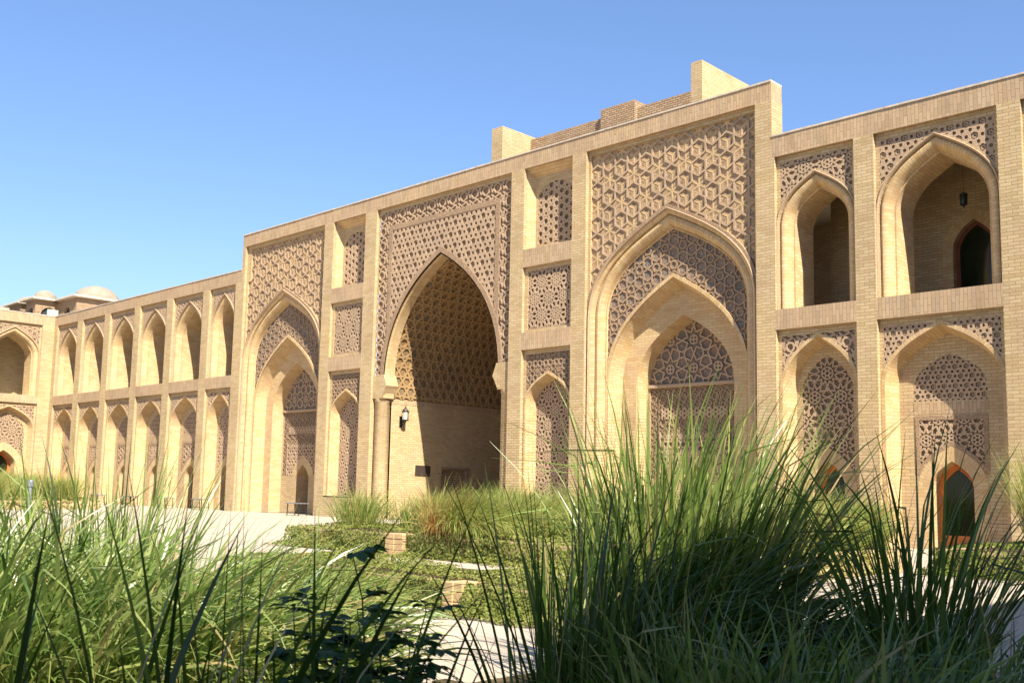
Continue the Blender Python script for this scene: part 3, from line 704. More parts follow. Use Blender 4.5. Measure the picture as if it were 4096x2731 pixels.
def side_iwan(parent, F, ph):
    a, b = F; c = (a+b)/2; W = b-a; Y1, Y2, Y3 = .42, .75, 1.36
    outer = arch(c, W/2-.10, 0, 5.95, 8.68, 20); rc = (a, b, 0, ZF)
    pr = rect(a+.09, b-.09, 5.6, ZF-.14); ex = expand(outer, .13)
    inp = lambda P: inpoly(P, pr) & ~inpoly(P, ex); full = rect(*rc)
    plate('arch_surround', [full, pr, outer, ex], lambda P: inpoly(P, full) & ~inpoly(P, outer) & ~inp(P), .12, .2, 'brick', parent)
    s = .2493; cube_spandrel(parent, (a, b, 5.6, ZF), inp, [pr, ex], a+.725+ph, 10.665, s, .13)
    loft('carved_arch_band', [(ex, .14), (ex, .095), (expand(outer, .02), .095), (outer, .13)], 'carved', parent)
    bead(parent, outer, .10, .045)
    a1 = [expand(outer, -e) for e in (.03, .09, .10, .13, .22, .31, .36, .37, .40, .43)]
    dp = [.14, .17, .26, .22, .20, .25, .33, .39, .37, .42]
    loft('arch_roll', [(outer, .12)]+list(zip(a1, dp)), 'voussoir', parent)
    o1 = a1[-1]
    i2 = arch(c, 2.235, 0, 4.0, 6.86, 20, k=(.52, .52, .78))
    # crescent tympanum between the roll and the second arch
    low = 4.4
    cres = lambda P: inpoly(P, o1) & ~inpoly(P, expand(i2, .09)) & (P[:, 1] > low)
    c2l = expand(i2, .09); ll = rect(c-3, c+3, 0, low)
    base = plate('carved_tympanum', [o1, c2l, ll], cres, Y1+.03, None, 'ribdark', parent)
    ribs('lattice', [o1, c2l, ll], cres, pat_star6((c-2.5, c+2.5, 4, 8.4), .58), .05, Y1, Y1+.03, 'carved', base)
    plate('arch_ring', [o1, i2, c2l, ll], lambda P: inpoly(P, o1) & ~inpoly(P, i2) & ~cres(P), Y1-.015, Y1+.05, 'brick', parent)
    loft('voussoir_ring', [(expand(i2, .10), Y1), (expand(i2, .10), Y1-.035), (i2, Y1-.035), (i2, Y1)], 'voussoir', parent)
    i2b = expand(i2, -.17)
    loft('arch_reveal', [(i2, Y1), (i2b, Y2+.13)], 'voussoir', parent)
    i3 = arch(c, 1.58, 0, 3.95, 5.90, 16, k=(.52, .52, .78))
    plate('arch_ring', [i2b, i3], lambda P: inpoly(P, i2b) & ~inpoly(P, i3), Y2+.12, Y2+.2, 'voussoir', parent)
    i3b = expand(i3, -.08)
    loft('arch_reveal', [(i3, Y2+.12), (i3b, Y3), (i3b, Y3+.09)], 'voussoir', parent)
    # back of the niche: tympanum, string, framed panels, door
    hb = i3b[-1][0]-c
    dr = arch(c, .43, 0, 1.28, 1.90, 10); rg = expand(dr, .34)
    zt = 4.06; zb = 1.47
    tl = rect(c-3, c+3, zt, 9); ty = lambda P: inpoly(P, i3b) & (P[:, 1] > zt+.02)
    carved_panel(parent, [i3b, tl, rect(c-3, c+3, 0, zt+.02)], ty, 's8', .78, .045, Y3, .04, 'rib', 'ribdark', 'carved_tympanum')
    mb = MB(); mb.bevbox(c-hb-.02, c+hb+.02, Y3-.07, Y3+.05, zt-.07, zt+.03, .015); mb.build('string_course', 'rib', parent)
    pn = rect(c-hb+.03, c+hb-.03, zb, zt-.07); inn = rect(c-hb+.38, c+hb-.38, zb, 2.75); up_ = rect(c-hb+.42, c+hb-.42, 3.12, 3.42)
    sI = lambda P: inpoly(P, inn) & ~inpoly(P, rg); sU = lambda P: inpoly(P, up_)
    sP = lambda P: inpoly(P, pn) & ~inpoly(P, rg) & ~sI(P) & ~sU(P)
    carved_panel(parent, [pn, rg, inn, up_], sP, 'vine', .34, .035, Y3+.01, .03, 'carved', 'carved_deep')
    carved_panel(parent, [inn, rg], sI, 's8', .42, .045, Y3-.01, .05)
    carved_panel(parent, [up_], sU, 's6', .2, .03, Y3-.01, .05)
    for x in (c-hb+.38, c+hb-.38, c-hb+.03, c+hb-.03):
        mb = MB(); mb.box(x-.02, x+.02, Y3-.02, Y3+.04, zb, (2.77 if abs(x-c) < hb-.2 else zt-.07)); mb.build('panel_frame', 'rib', parent)
    bd = rect(c-hb, c+hb, 0, zb)
    plate('niche_wall', [bd, dr, rg], lambda P: inpoly(P, bd) & ~inpoly(P, dr), Y3-.004, Y3+.05, 'brick', parent)
    rgs = lambda P: inpoly(P, rg) & ~inpoly(P, dr) & (P[:, 1] > zb)
    plate('door_arch_ring', [rg, dr, bd], rgs, Y3-.008, Y3+.05, 'voussoir', parent)
    loft('door_reveal', [(dr, Y3-.008), (expand(dr, -.02), Y3+.7)], 'voussoir', parent)
    door(parent, c, .41, 1.26, 1.86, Y3+.6, wood='shadewood')
side_iwan(GB, F1, 0.0); side_iwan(GB, F2, 0.0)

# ---- the deep central hall
a, b = CI; c = (a+b)/2; hw = 2.78
oc = arch(c, hw, 0, 4.70, 8.80, 22, k=(.50, .56, .80)); full = rect(a, b, 0, ZF)
bo = rect(a+.05, b-.05, 4.25, ZF-.14); bi = rect(a+.60, b-.60, 4.25, ZF-.66)
ex = expand(oc, .22); cor = rect(a, b, 0, 4.25)
def bord(P): return inpoly(P, bo) & ~inpoly(P, bi) & ~inpoly(P, ex)
def span(P): return inpoly(P, bi) & ~inpoly(P, ex) & (P[:, 1] > 5.2)
def rest(P): return inpoly(P, full) & ~inpoly(P, oc) & ~bord(P) & ~span(P) & (P[:, 1] > 4.25)
lv = rect(a, b, 0, 5.2)
plate('arch_surround', [full, bo, bi, ex, oc, cor, lv], rest, .12, .14, 'brick', GB)
oc = arch(c, hw, 4.14, 4.70, 8.80, 22, k=(.50, .56, .80)); ex = expand(oc, .22)
carved_panel(GB, [bo, bi, ex], bord, 'vine', .52, .05, .12, .05, name='carved_border')
bi2 = rect(a+.78, b-.78, 5.2, ZF-.84)
fr_ = lambda P: span(P) & ~inpoly(P, bi2)
plate('panel_frame', [bi, bi2, ex, lv], fr_, .105, .18, 'carved', GB)
carved_panel(GB, [bi2, ex], lambda P: span(P) & inpoly(P, bi2), 'hexholes', .44, .03, .12, .075, name='carved_spandrel')
loft('carved_arch_band', [(ex, .14), (ex, .09), (expand(oc, .05), .09), (expand(oc, .05), .125)], 'carved', GB)
loft('arch_soffit', [(expand(oc, .05), .12), (oc, .12), (oc, .17), (expand(oc, -.03), .2), (expand(oc, -.03), .55), (expand(oc, .10), .55)], 'voussoir', GB)
for s in (1, -1):
    # corbel: leans in, then steps back to the engaged column
    pr = [(3.34, 4.95), (2.76, 4.95), (2.60, 4.56), (2.66, 4.47), (2.72, 4.36), (2.78, 4.25), (2.84, 4.14), (3.34, 4.14)]
    pts = [(c+s*x, z) for x, z in pr]; pts = pts[::-1] if s < 0 else pts
    plate('corbel', [pts], (lambda q: lambda P: inpoly(P, q))(pts), .08, .62, 'brick', GB)
    mb = MB(); mb.lathe((c+s*3.10, .34, 0), [(.25, 0), (.25, 4.0), (.27, 4.02), (.27, 4.14)], 20); mb.build('engaged_column', 'brick', GB, smooth=True)
    xa, xb = sorted((c+s*2.95, c+s*3.35)); mb = MB(); mb.box(xa, xb, .5, .62, 0, 4.6); mb.build('jamb', 'brick', GB)
    xa, xb = sorted((c+s*3.35, c+s*3.6)); mb = MB(); mb.box(xa, xb, .13, .62, 0, 4.6); mb.build('jamb', 'brick', GB)
IW = 2.95; IY = 7.2
vt = arch(c, IW, 0, 4.70, 8.72, 22, k=(.50, .56, .80)); j4 = 4
for s in (-1, 1):
    x = c+s*IW; mb = MB()
    if s < 0:
        wl = rect(.55, IY, 0, 3.98); dr_ = rect(2.99, 4.36, 0, 1.84); d2 = rect(3.07, 4.28, 0, 1.76)
        fm = lambda u, v, d: (x-d, u, v)
        plate('hall_wall', [wl, dr_], lambda P: inpoly(P, wl) & ~inpoly(P, dr_), 0, .12, 'brick', GB, fm)
        plate('blocked_doorway', [dr_], lambda P: inpoly(P, dr_), .10, None, 'rough', GB, fm)
        plate('doorway_frame', [dr_, d2], lambda P: inpoly(P, dr_) & ~inpoly(P, d2), -.02, .10, 'carved', GB, fm)
    else: mb.box(x, x+.3, .55, IY, 0, 3.98); mb.build('hall_wall', 'brick', GB)
    mb = MB(); mb.box(*sorted((x-s*.012, x+s*.3)), .55, IY, 3.98, 4.15); mb.build('soldier_course', 'soldier', GB)
# decorated vault: a lattice of rings wrapped round the pointed barrel
prof = [(c-IW, 4.15)]+[p for p in vt if p[1] > 4.2]+[(c+IW, 4.15)]
al = [0]
for i in range(1, len(prof)): al.append(al[-1]+math.dist(prof[i], prof[i-1]))
PX = np.array([p[0] for p in prof]); PZ = np.array([p[1] for p in prof]); AL = np.array(al)
def vmap(u, v, d):
    x = np.interp(v, AL, PX); z = np.interp(v, AL, PZ); e = .05
    tx = np.interp(v+e, AL, PX)-np.interp(v-e, AL, PX); tz = np.interp(v+e, AL, PZ)-np.interp(v-e, AL, PZ); q = math.hypot(tx, tz) or 1
    nx, nz = tz/q, -tx/q     # inward
    return (float(x+nx*(-d)), u, float(z+nz*(-d)))
vb = mesh('vault', [(p[0], y, p[1]) for y in (.55, IY) for p in prof], [(i, i+1, len(prof)+i+1, len(prof)+i) for i in range(len(prof)-1)], M['vault'], GB)
vr = rect(.56, IY, .02, AL[-1]-.02); hx = []
for x, y in tri_lat((.5, IY, 0, AL[-1]), .40):
    hx.append(ngon(x, y, 6, .145, 0))
    for s in (1, -1): hx.append(ngon(x, y+s*.231, 3, .065, math.pi/2*s))
for k in range(1):
    cuts = [rect(.56, IY, v-.0005, v+.0005) for v in np.arange(.35, AL[-1], .42)]
    holes_plate('ring_lattice', [vr], lambda P: (P[:, 0] > .56) & (P[:, 0] < IY) & (P[:, 1] > .02) & (P[:, 1] < AL[-1]-.02), hx, -.045, 0, 'vaultrib', vb, vmap)
bw = rect(c-IW, c+IW, 0, 9); dd = arch(c, 1.1, 0, 2.3, 3.3, 10)
plate('hall_rear_wall', [bw, vt, dd], lambda P: inpoly(P, vt) & ~inpoly(P, dd), IY, IY+.3, 'brick', GB)
plate('door', [dd], lambda P: inpoly(P, dd), IY+.25, None, 'shadewood', GB)

# ---- stepped walls standing on the roof of the block
def roofwall(name, label, parts):
    o = thing(name, label, 'wall', (parts[0][0], parts[0][2], 9.98))
    for n, mt, (x0, x1, y0, y1, z1) in [(p[5], p[6], (p[0], p[1], p[2], p[3], p[4])) for p in parts]:
        q = MB(); q.bevbox(x0-parts[0][0], x1-parts[0][0], y0-parts[0][2], y1-parts[0][2], 0, z1-9.98, .02); q.build(n, mt, o)
roofwall('roof_parapet', 'rough low brick parapet on the gateway roof with a taller block at its left end',
         [(-24.79, -24.27, 2.0, 3.8, 13.49, 'end_block', 'brick'), (-24.27, -16.2, 3.4, 3.8, 13.36, 'low_wall', 'rough'), (-20.95, -19.55, 3.25, 3.9, 13.58, 'raised_course', 'rough')])
roofwall('roof_wall', 'tall square-ended brick wall standing highest on the gateway roof, to the right', [(-16.53, -16.15, 2.0, 6.5, 13.53, 'end_wall', 'brick')])

# ------------------------------------------------------------------ domed roof lights on the far left range
def kiosk(label, x1, x0, y0, y1, z0, z1, win, dome_h):
    o = thing('domed_roof_light', label, 'roof light', (x1, y0, z0), group='domed roof lights on the far left range')
    L = lambda mb, n, mt, sm=False: mb.build(n, mt, o, sm)
    W, D, Hh = x1-x0, y1-y0, z1-z0
    def wall(nm, u0, u1, fm, wn):
        r = rect(u0, u1, 0, Hh); holes = [arch(cx, hwd, .12, zs, za, 8, k=(.55, .55, .98)) for cx, hwd, zs, za in wn]
        def s(P):
            k = inpoly(P, r)
            for h in holes: k &= ~inpoly(P, h)
            return k
        q = plate(nm, [r]+holes, s, 0, .25, 'rough', o, fm)
        for h in holes: plate('window', [h], (lambda h: lambda P: inpoly(P, h))(h), .14, None, 'winglass', q, fm)
    wall('side_wall', .252, D, lambda u, v, d: (-d, u, v), [(D/2, min(.62, D*.3), Hh-.9, Hh-.38)] if win else [])
    wall('front_wall', -W, .001, lambda u, v, d: (u, d, v), [(-W*.45, min(.42, W*.25), Hh-.85, Hh-.42)] if win else [])
    mb = MB(); mb.box(-W, 0, D-.2, D, 0, Hh); mb.box(-W, -W+.2, .25, D-.2, 0, Hh); L(mb, 'rear_wall', 'brick')
    mb = MB(); mb.bevbox(-W-.3, .3, -.3, D+.3, Hh, Hh+.13, .02); L(mb, 'eaves_slab', 'cap')
    mb = MB(); rr = min(W, D)*.46; mb.lathe((-W/2, D/2, Hh+.13), [(rr*math.cos(t*math.pi/2/10), dome_h*math.sin(t*math.pi/2/10)) for t in range(11)], 24); L(mb, 'dome', 'dome', True)
kiosk('largest brick roof light, with a broad cream dome, on the far left roof', -59.7, -62.6, 2.39, 5.9, 9.6, 11.72, True, .95)
kiosk('middle brick roof light with a small cream dome and a wide glazed lunette', -62.5, -64.0, 1.12, 2.75, 9.6, 11.72, True, .62)
kiosk('small partly hidden brick roof light, leftmost on the far roof', -64.8, -66.6, 1.1, 2.9, 9.6, 11.70, True, .55)
kiosk('low pale dome just showing above the roof edge at the far left of the photo', -66.9, -69.0, .2, 2.1, 9.6, 11.2, False, .6)
mb = MB(); mb.box(-.02, .02, 0, .62, 0, .42); mb.box(-.02, 0, .05, .09, -.5, 0); mb.box(-.02, 0, .53, .57, -.5, 0)
o = tag(mb.build('roof_sign', 'sign'), 'pale blank sign board beside the lunette of the middle roof light', 'sign'); o.location = (-60.2, .95, 10.45)

# ------------------------------------------------------------------ lamps, plaque
def wall_lantern(loc):
    o = thing('wall_lantern', 'black iron wall lantern with glass panes on the sunlit hall wall, above the dark plaque', 'lantern', loc, R_(0)); o.scale = (.78, .78, .78)
    mb = MB(); mb.bevbox(0, .035, -.07, .07, -.38, .12, .01); mb.build('back_plate', 'iron', o)
    mb = MB(); mb.tube([(.03, 0, -.2), (.14, 0, -.30), (.26, 0, -.26), (.33, 0, -.14)], .016, 8); mb.tube([(.03, 0, 0), (.12, 0, -.08), (.22, 0, -.2)], .012, 6); mb.build('bracket', 'iron', o)
    cx = .33
    mb = MB(); mb.lathe((cx, 0, 0), [(.02, -.16), (.05, -.12), (.11, -.09), (.15, -.07), (.15, -.04), (.13, -.04)], 6); mb.lathe((cx, 0, 0), [(.16, .30), (.165, .33), (.13, .36), (.10, .42), (.05, .47), (.02, .50), (.025, .53), (.008, .60)], 6)
    for k in range(6):
        a_ = math.pi/3*k; mb.tube([(cx+.135*math.cos(a_), .135*math.sin(a_), -.05), (cx+.15*math.cos(a_), .15*math.sin(a_), .31)], .011, 6)
        mb.tube([(cx+.16*math.cos(a_), .16*math.sin(a_), .31), (cx+.175*math.cos(a_), .175*math.sin(a_), .39)], [.011, .002], 6)
        mb.tube([(cx+.15*math.cos(a_), .15*math.sin(a_), -.05), (cx+.155*math.cos(a_), .155*math.sin(a_), -.12)], [.011, .003], 6)
    mb.build('cage', 'iron', o)
    mb = MB(); mb.lathe((cx, 0, 0), [(.12, -.05), (.135, .30)], 6); mb.build('glass', 'lampglass', o)
wall_lantern((c-IW, 1.05, 3.48))
mb = MB(); mb.bevbox(0, .03, 0, .68, 0, .37, .006); o = tag(mb.build('wall_plaque', 'plaque'), 'dark rectangular plaque fixed to the sunlit wall of the central hall', 'plaque'); o.location = (c-IW, 1.78, 1.52); o.rotation_euler = (R_(-2), 0, 0)
def hanging_lamp(loc, label):
    o = thing('hanging_lantern', label, 'lantern', loc); o.scale = (.6, .6, .6)
    mb = MB(); mb.tube([(0, 0, .5), (0, 0, 2.3)], .008, 6); mb.build('chain', 'iron', o)
    mb = MB(); mb.lathe((0, 0, 0), [(.01, -.12), (.03, -.04), (.10, 0), (.15, .04), (.13, .06)], 6); mb.lathe((0, 0, 0), [(.15, .40), (.17, .43), (.11, .47), (.04, .52), (.01, .56)], 6)
    for k in range(6): a_ = math.pi/3*k; mb.tube([(.13*math.cos(a_), .13*math.sin(a_), .04), (.15*math.cos(a_), .15*math.sin(a_), .42)], .01, 6)
    mb.build('cage', 'iron', o); mb = MB(); mb.lathe((0, 0, 0), [(.115, .05), (.13, .41)], 6); mb.build('glass', 'glass', o)
hanging_lamp((-8.88, 1.9, 7.86), 'dark lantern hanging on a long rod inside the wide upper arch at the right')
hanging_lamp((-58.4, -2.55, 7.5), 'small dark lantern hanging in the far left upper arch')

# ------------------------------------------------------------------ benches and posts by the far doors
def bench(x, y, L, label):
    o = thing('metal_bench', label, 'bench', (x, y, 0), group='benches along the left wall')
    mb = MB()
    for k in range(3): mb.bevbox(-L/2, L/2, -.2+.14*k, -.09+.14*k, .43, .46, .006)
    mb.build('seat', 'greymetal', o)
    for s in (-1, 1):
        mb = MB(); mb.tube([(s*L*.38, -.17, 0), (s*L*.38, -.15, .43)], .02, 6); mb.tube([(s*L*.38, .17, 0), (s*L*.38, .15, .43)], .02, 6); mb.tube([(s*L*.38, -.15, .12), (s*L*.38, .15, .12)], .012, 6); mb.build('leg', 'iron', o)
for x, lb in ((-31.95, 'dark metal bench beside the narrow doorway under the left great arch'), (-38.9, 'metal bench in front of the arcade bay nearest the gateway block'), (-41.9, 'metal bench in front of the second arcade bay left of the gateway block'), (-45.2, 'metal bench in front of the third arcade bay left of the gateway block'), (-48.6, 'metal bench in front of the fourth bay left of the gateway block')):
    bench(x, -.5, .95, lb)
def post(x, y, label):
    o = thing('path_post', label, 'post', (x, y, 0)); mb = MB(); mb.tube([(0, 0, 0), (0, 0, .92)], .05, 12); mb.build('shaft', 'greymetal', o)
    mb = MB(); mb.lathe((0, 0, .92), [(.075, 0), (.08, .03), (.08, .14), (.05, .18), (0, .19)], 12); mb.build('cap', 'greymetal', o)
post(-28.6, -11.2, 'grey metal path light post at the far left in front of the grass bed')

# ------------------------------------------------------------------ planting
def blades(name, mat, base, az, tilt, bend, L, W, tint, seg=7, parent=None, kink=None, twist=None):
    N = len(L); s = np.linspace(0, 1, seg+1)
    th = tilt[:, None]+bend[:, None]*s[None]**1.6
    if kink is not None: th = th+kink[:, None]*(s[None] > .62)
    ds = (L/seg)[:, None]; h = np.concatenate([np.zeros((N, 1)), np.cumsum(np.sin(th[:, :-1])*ds, 1)], 1); v = np.concatenate([np.zeros((N, 1)), np.cumsum(np.cos(th[:, :-1])*ds, 1)], 1)
    wob = rng.normal(0, .035, N)[:, None]*L[:, None]*s[None]**2
    ca, sa = np.cos(az)[:, None], np.sin(az)[:, None]
    X = base[:, :1]+ca*h-sa*wob; Y = base[:, 1:2]+sa*h+ca*wob; Z = np.maximum(base[:, 2:3]+v, .02)
    tw = rng.uniform(-1.2, 1.2, N)[:, None] if twist is None else twist[:, None]
    # width direction: across the blade, turned a little out of the horizontal
    sx_, sy_ = -sa, ca; nx_, ny_, nz_ = ca*np.cos(th), sa*np.cos(th), -np.sin(th)
    wx = sx_*np.cos(tw)+nx_*np.sin(tw); wy = sy_*np.cos(tw)+ny_*np.sin(tw); wz = nz_*np.sin(tw)
    wd = (W/2)[:, None]*np.minimum(1, .55+s[None]*1.6)*(1-s[None]**2.4)+.0004
    A = np.stack([X-wx*wd, Y-wy*wd, Z-wz*wd], -1); B = np.stack([X+wx*wd, Y+wy*wd, Z+wz*wd], -1)
    V = np.stack([A, B], 2).reshape(-1, 3); n2 = 2*(seg+1)
    f = np.array([(2*i, 2*i+1, 2*i+3, 2*i+2) for i in range(seg)])
    F = (f[None]+(np.arange(N)*n2)[:, None, None]).reshape(-1, 4)
    me = bpy.data.meshes.new(name); me.vertices.add(len(V)); me.vertices.foreach_set('co', V.ravel())
    me.loops.add(F.size); me.loops.foreach_set('vertex_index', F.ravel().astype(np.int32))
    me.polygons.add(len(F)); me.polygons.foreach_set('loop_start', np.arange(0, F.size, 4, dtype=np.int32)); me.polygons.foreach_set('loop_total', np.full(len(F), 4, np.int32))
    me.polygons.foreach_set('use_smooth', np.ones(len(F), bool))
    at = me.attributes.new('tint', 'FLOAT', 'POINT'); at.data.foreach_set('value', np.repeat(tint, n2).astype(np.float32))
    me.update(calc_edges=True); me.validate(); me.materials.append(M[mat]); o = bpy.data.objects.new(name, me); return link(o, parent)
def clump(label, c0, n, r, Lm, lean, leanw=.5, W=.011, mat='blade', tilt=.35, bend=1.0, tint=(.3, .2), z0=0, group=None, name='grass_clump', seg=7, kinkp=.2, Lsd=.24, dead=.07, rx=None):
    """one tussock; lean = (world angle, strength)"""
    rad = r*np.sqrt(rng.random(n)); ph = rng.uniform(0, 2*np.pi, n)
    ox = (rx or r)/r*rad*np.cos(ph); oy = rad*np.sin(ph); q = lean[0]
    base = np.stack([ox*math.cos(q)-oy*math.sin(q), ox*math.sin(q)+oy*math.cos(q), np.full(n, z0)], 1)
    dx = np.cos(ph+q)*rad/r*.9+rng.normal(0, .45, n)+math.cos(lean[0])*lean[1]; dy = np.sin(ph+q)*rad/r*.9+rng.normal(0, .45, n)+math.sin(lean[0])*lean[1]
    az_ = np.arctan2(dy, dx); st = np.clip(np.hypot(dx, dy), 0, 2.2)
    ti = tilt*st*.6+np.abs(rng.normal(0, .07, n)); be = bend*(.35+.5*st)*rng.uniform(.5, 1.3, n)
    L = Lm*np.clip(rng.normal(1, Lsd, n), .4, 1.35); Wd = W*rng.uniform(.55, 1.35, n)
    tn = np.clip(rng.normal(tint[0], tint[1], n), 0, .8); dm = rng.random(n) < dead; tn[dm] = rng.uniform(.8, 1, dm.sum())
    kk = np.where(rng.random(n) < kinkp, rng.uniform(.4, 1.3, n), 0)
    o = blades(name, mat, base, az_, ti, be, L, Wd, tn, seg, kink=kk); o.location = (c0[0], c0[1], 0)
    tag(o, label, 'grass', group); return o
RIGHT = math.atan2(.70, .713); LEFT = RIGHT+math.pi; AWAY = RIGHT+math.pi/2
G1 = 'tall grass tussocks in the near bed'
# near-left sunlit mass; sun put into the pale tints, shade into the dark
clump('broad sunlit tussock filling the lower left, blades swept to the right', (-5.25, -19.95), 1800, .75, .91, (RIGHT, .75), W=.021, tilt=.6, bend=1.3, tint=(.62, .18), rx=1.0, group=G1)
clump('sunlit tussock in the lower left, in front of the pale walk', (-4.85, -19.25), 1100, .55, .8, (RIGHT, .6), W=.020, tilt=.6, bend=1.35, tint=(.64, .18), rx=.75, group=G1)
clump('sunlit tussock at the left edge with blades hanging out of the picture', (-6.6, -20.2), 1150, .7, .9, (RIGHT, .6), W=.020, tilt=.5, bend=1.2, tint=(.6, .18), group=G1)
clump('upright fresh green tussock standing behind the lower left mass', (-6.3, -19.2), 300, .45, 1.08, (RIGHT, .1), W=.019, tilt=.28, bend=.45, tint=(.47, .2), group=G1)
clump('low flattened tussock beside the paving, blades lying to the right', (-4.6, -19.4), 520, .42, .60, (RIGHT, .8), W=.018, tilt=1.0, bend=1.0, tint=(.66, .18), group=G1)
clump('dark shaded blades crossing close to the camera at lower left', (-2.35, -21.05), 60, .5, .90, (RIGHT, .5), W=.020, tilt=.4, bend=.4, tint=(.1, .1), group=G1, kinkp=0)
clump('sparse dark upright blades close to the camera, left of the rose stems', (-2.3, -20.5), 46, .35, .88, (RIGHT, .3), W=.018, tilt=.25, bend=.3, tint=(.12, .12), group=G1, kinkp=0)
# middle and right; dark tints carry painted shade, the palest painted sun
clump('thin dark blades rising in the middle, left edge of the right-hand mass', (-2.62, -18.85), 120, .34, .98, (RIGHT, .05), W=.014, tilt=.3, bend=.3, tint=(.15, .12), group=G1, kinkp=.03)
clump('tallest tussock, its sunlit upper blades leaning against the right great arch', (-3.62, -16.78), 760, .32, 1.44, (RIGHT, .36), W=.022, tilt=.28, bend=.6, tint=(.64, .18), rx=.5, group=G1, Lsd=.2)
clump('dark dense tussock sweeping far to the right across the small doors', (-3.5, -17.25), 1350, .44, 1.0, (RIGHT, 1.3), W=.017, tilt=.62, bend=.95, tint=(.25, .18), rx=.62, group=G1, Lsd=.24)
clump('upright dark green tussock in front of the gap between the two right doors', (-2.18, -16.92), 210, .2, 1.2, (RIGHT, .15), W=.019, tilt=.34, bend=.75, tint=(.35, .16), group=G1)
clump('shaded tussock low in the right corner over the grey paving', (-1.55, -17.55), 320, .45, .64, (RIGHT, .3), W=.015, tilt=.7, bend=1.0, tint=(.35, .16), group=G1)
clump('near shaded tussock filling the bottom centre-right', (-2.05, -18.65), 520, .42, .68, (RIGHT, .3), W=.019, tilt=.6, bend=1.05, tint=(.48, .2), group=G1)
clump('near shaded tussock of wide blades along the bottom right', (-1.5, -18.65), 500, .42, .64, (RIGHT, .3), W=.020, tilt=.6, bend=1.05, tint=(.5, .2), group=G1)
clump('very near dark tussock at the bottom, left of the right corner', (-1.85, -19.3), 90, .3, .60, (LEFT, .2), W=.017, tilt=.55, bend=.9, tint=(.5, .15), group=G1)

# rose
def rose(c0):
    o = thing('rose_bush', 'dark leafy rose bush in shade between the two grass masses', 'shrub', (c0[0], c0[1], 0)); st = MB(); LV, LF, LT = [], [], []
    rr = random.Random(5)
    def leaf(p, d, n, L):
        d = d.normalized(); sd = d.cross(n).normalized(); n = sd.cross(d); k = len(LV); t = rr.random()
        for q, wd in ((0, 0), (.18, .22), (.42, .34), (.7, .28), (.9, .12), (1, 0)):
            b = p+d*(q*L)-n*(q*q*L*.25)
            LV.append(tuple(b-sd*wd*L+n*wd*L*.25)); LV.append(tuple(b)); LV.append(tuple(b+sd*wd*L+n*wd*L*.25)); LT.extend([t]*3)
        for i in range(5):
            a_ = k+3*i; LF.append((a_, a_+1, a_+4, a_+3)); LF.append((a_+1, a_+2, a_+5, a_+4))
    for sidx in range(30):
        a0 = rr.uniform(0, 6.28); ln = rr.uniform(.03, .19); h = rr.uniform(.42, .82)+(.2 if sidx == 0 else 0)
        b0 = Vector((rr.uniform(-.15, .15), rr.uniform(-.15, .15), 0)); pts = []
        for i in range(9):
            t = i/8; pts.append(b0+Vector((math.cos(a0)*ln*t**1.3+rr.uniform(-.008, .008), math.sin(a0)*ln*t**1.3+rr.uniform(-.008, .008), h*t)))
        st.tube(pts, [.006*(1-.7*i/8) for i in range(9)], 6)
        for i in range(2, 9):
            for _ in range(2):
                az_ = rr.uniform(0, 6.28); d = Vector((math.cos(az_), math.sin(az_), rr.uniform(-.1, .4))).normalized(); p = pts[i]
                e = p+d*.06; st.tube([p, e], [.002, .0015], 4, caps=False)
                for q in range(5):
                    s_ = [0, 1, -1, 1, -1][q]; pos = p+d*(.07 if q == 0 else .035+.02*(q > 2)); dd_ = (d+Vector((-d.y, d.x, 0))*s_*1.1+Vector((0, 0, rr.uniform(-.3, .15))))
                    leaf(pos, dd_, Vector((rr.uniform(-.4, .4), rr.uniform(-.4, .4), 1)), rr.uniform(.036, .058))
    st.build('stems', 'stem', o)
    l = mesh('leaves', LV, LF, M['rose'], o, smooth=True); at = l.data.attributes.new('tint', 'FLOAT', 'POINT'); at.data.foreach_set('value', np.array(LT, np.float32))
rose((-2.28, -20.27))

# ivy: low creeping cover made of small leaves over a bed
def ivy(name, label, pts_fn, n, size, parent=None, mat='ivy', tint=(.5, .25)):
    P, Nn = pts_fn(n); n = len(P); a = rng.normal(0, 1, (n, 3)); Nn = Nn+a*.55; Nn /= np.linalg.norm(Nn, axis=1)[:, None]
    t = np.cross(Nn, rng.normal(0, 1, (n, 3))); t /= np.linalg.norm(t, axis=1)[:, None]; b = np.cross(Nn, t); s = size*rng.uniform(.6, 1.4, n)[:, None]
    P = P+Nn*rng.uniform(0, size*.9, n)[:, None]
    V = np.stack([P-t*s*.5, P+b*s*.42, P+t*s*.55, P-b*s*.42], 1).reshape(-1, 3); F = np.arange(4*n).reshape(-1, 4)
    me = bpy.data.meshes.new(name); me.from_pydata(V.tolist(), [], F.tolist()); at = me.attributes.new('tint', 'FLOAT', 'POINT')
    k = np.sin(P[:, 0]*2.3)*np.cos(P[:, 1]*3.1)*.15; at.data.foreach_set('value', np.repeat(np.clip(rng.normal(tint[0], tint[1], n)+k, 0, 1), 4).astype(np.float32))
    me.materials.append(M[mat]); o = bpy.data.objects.new(name, me); return link(o, parent)
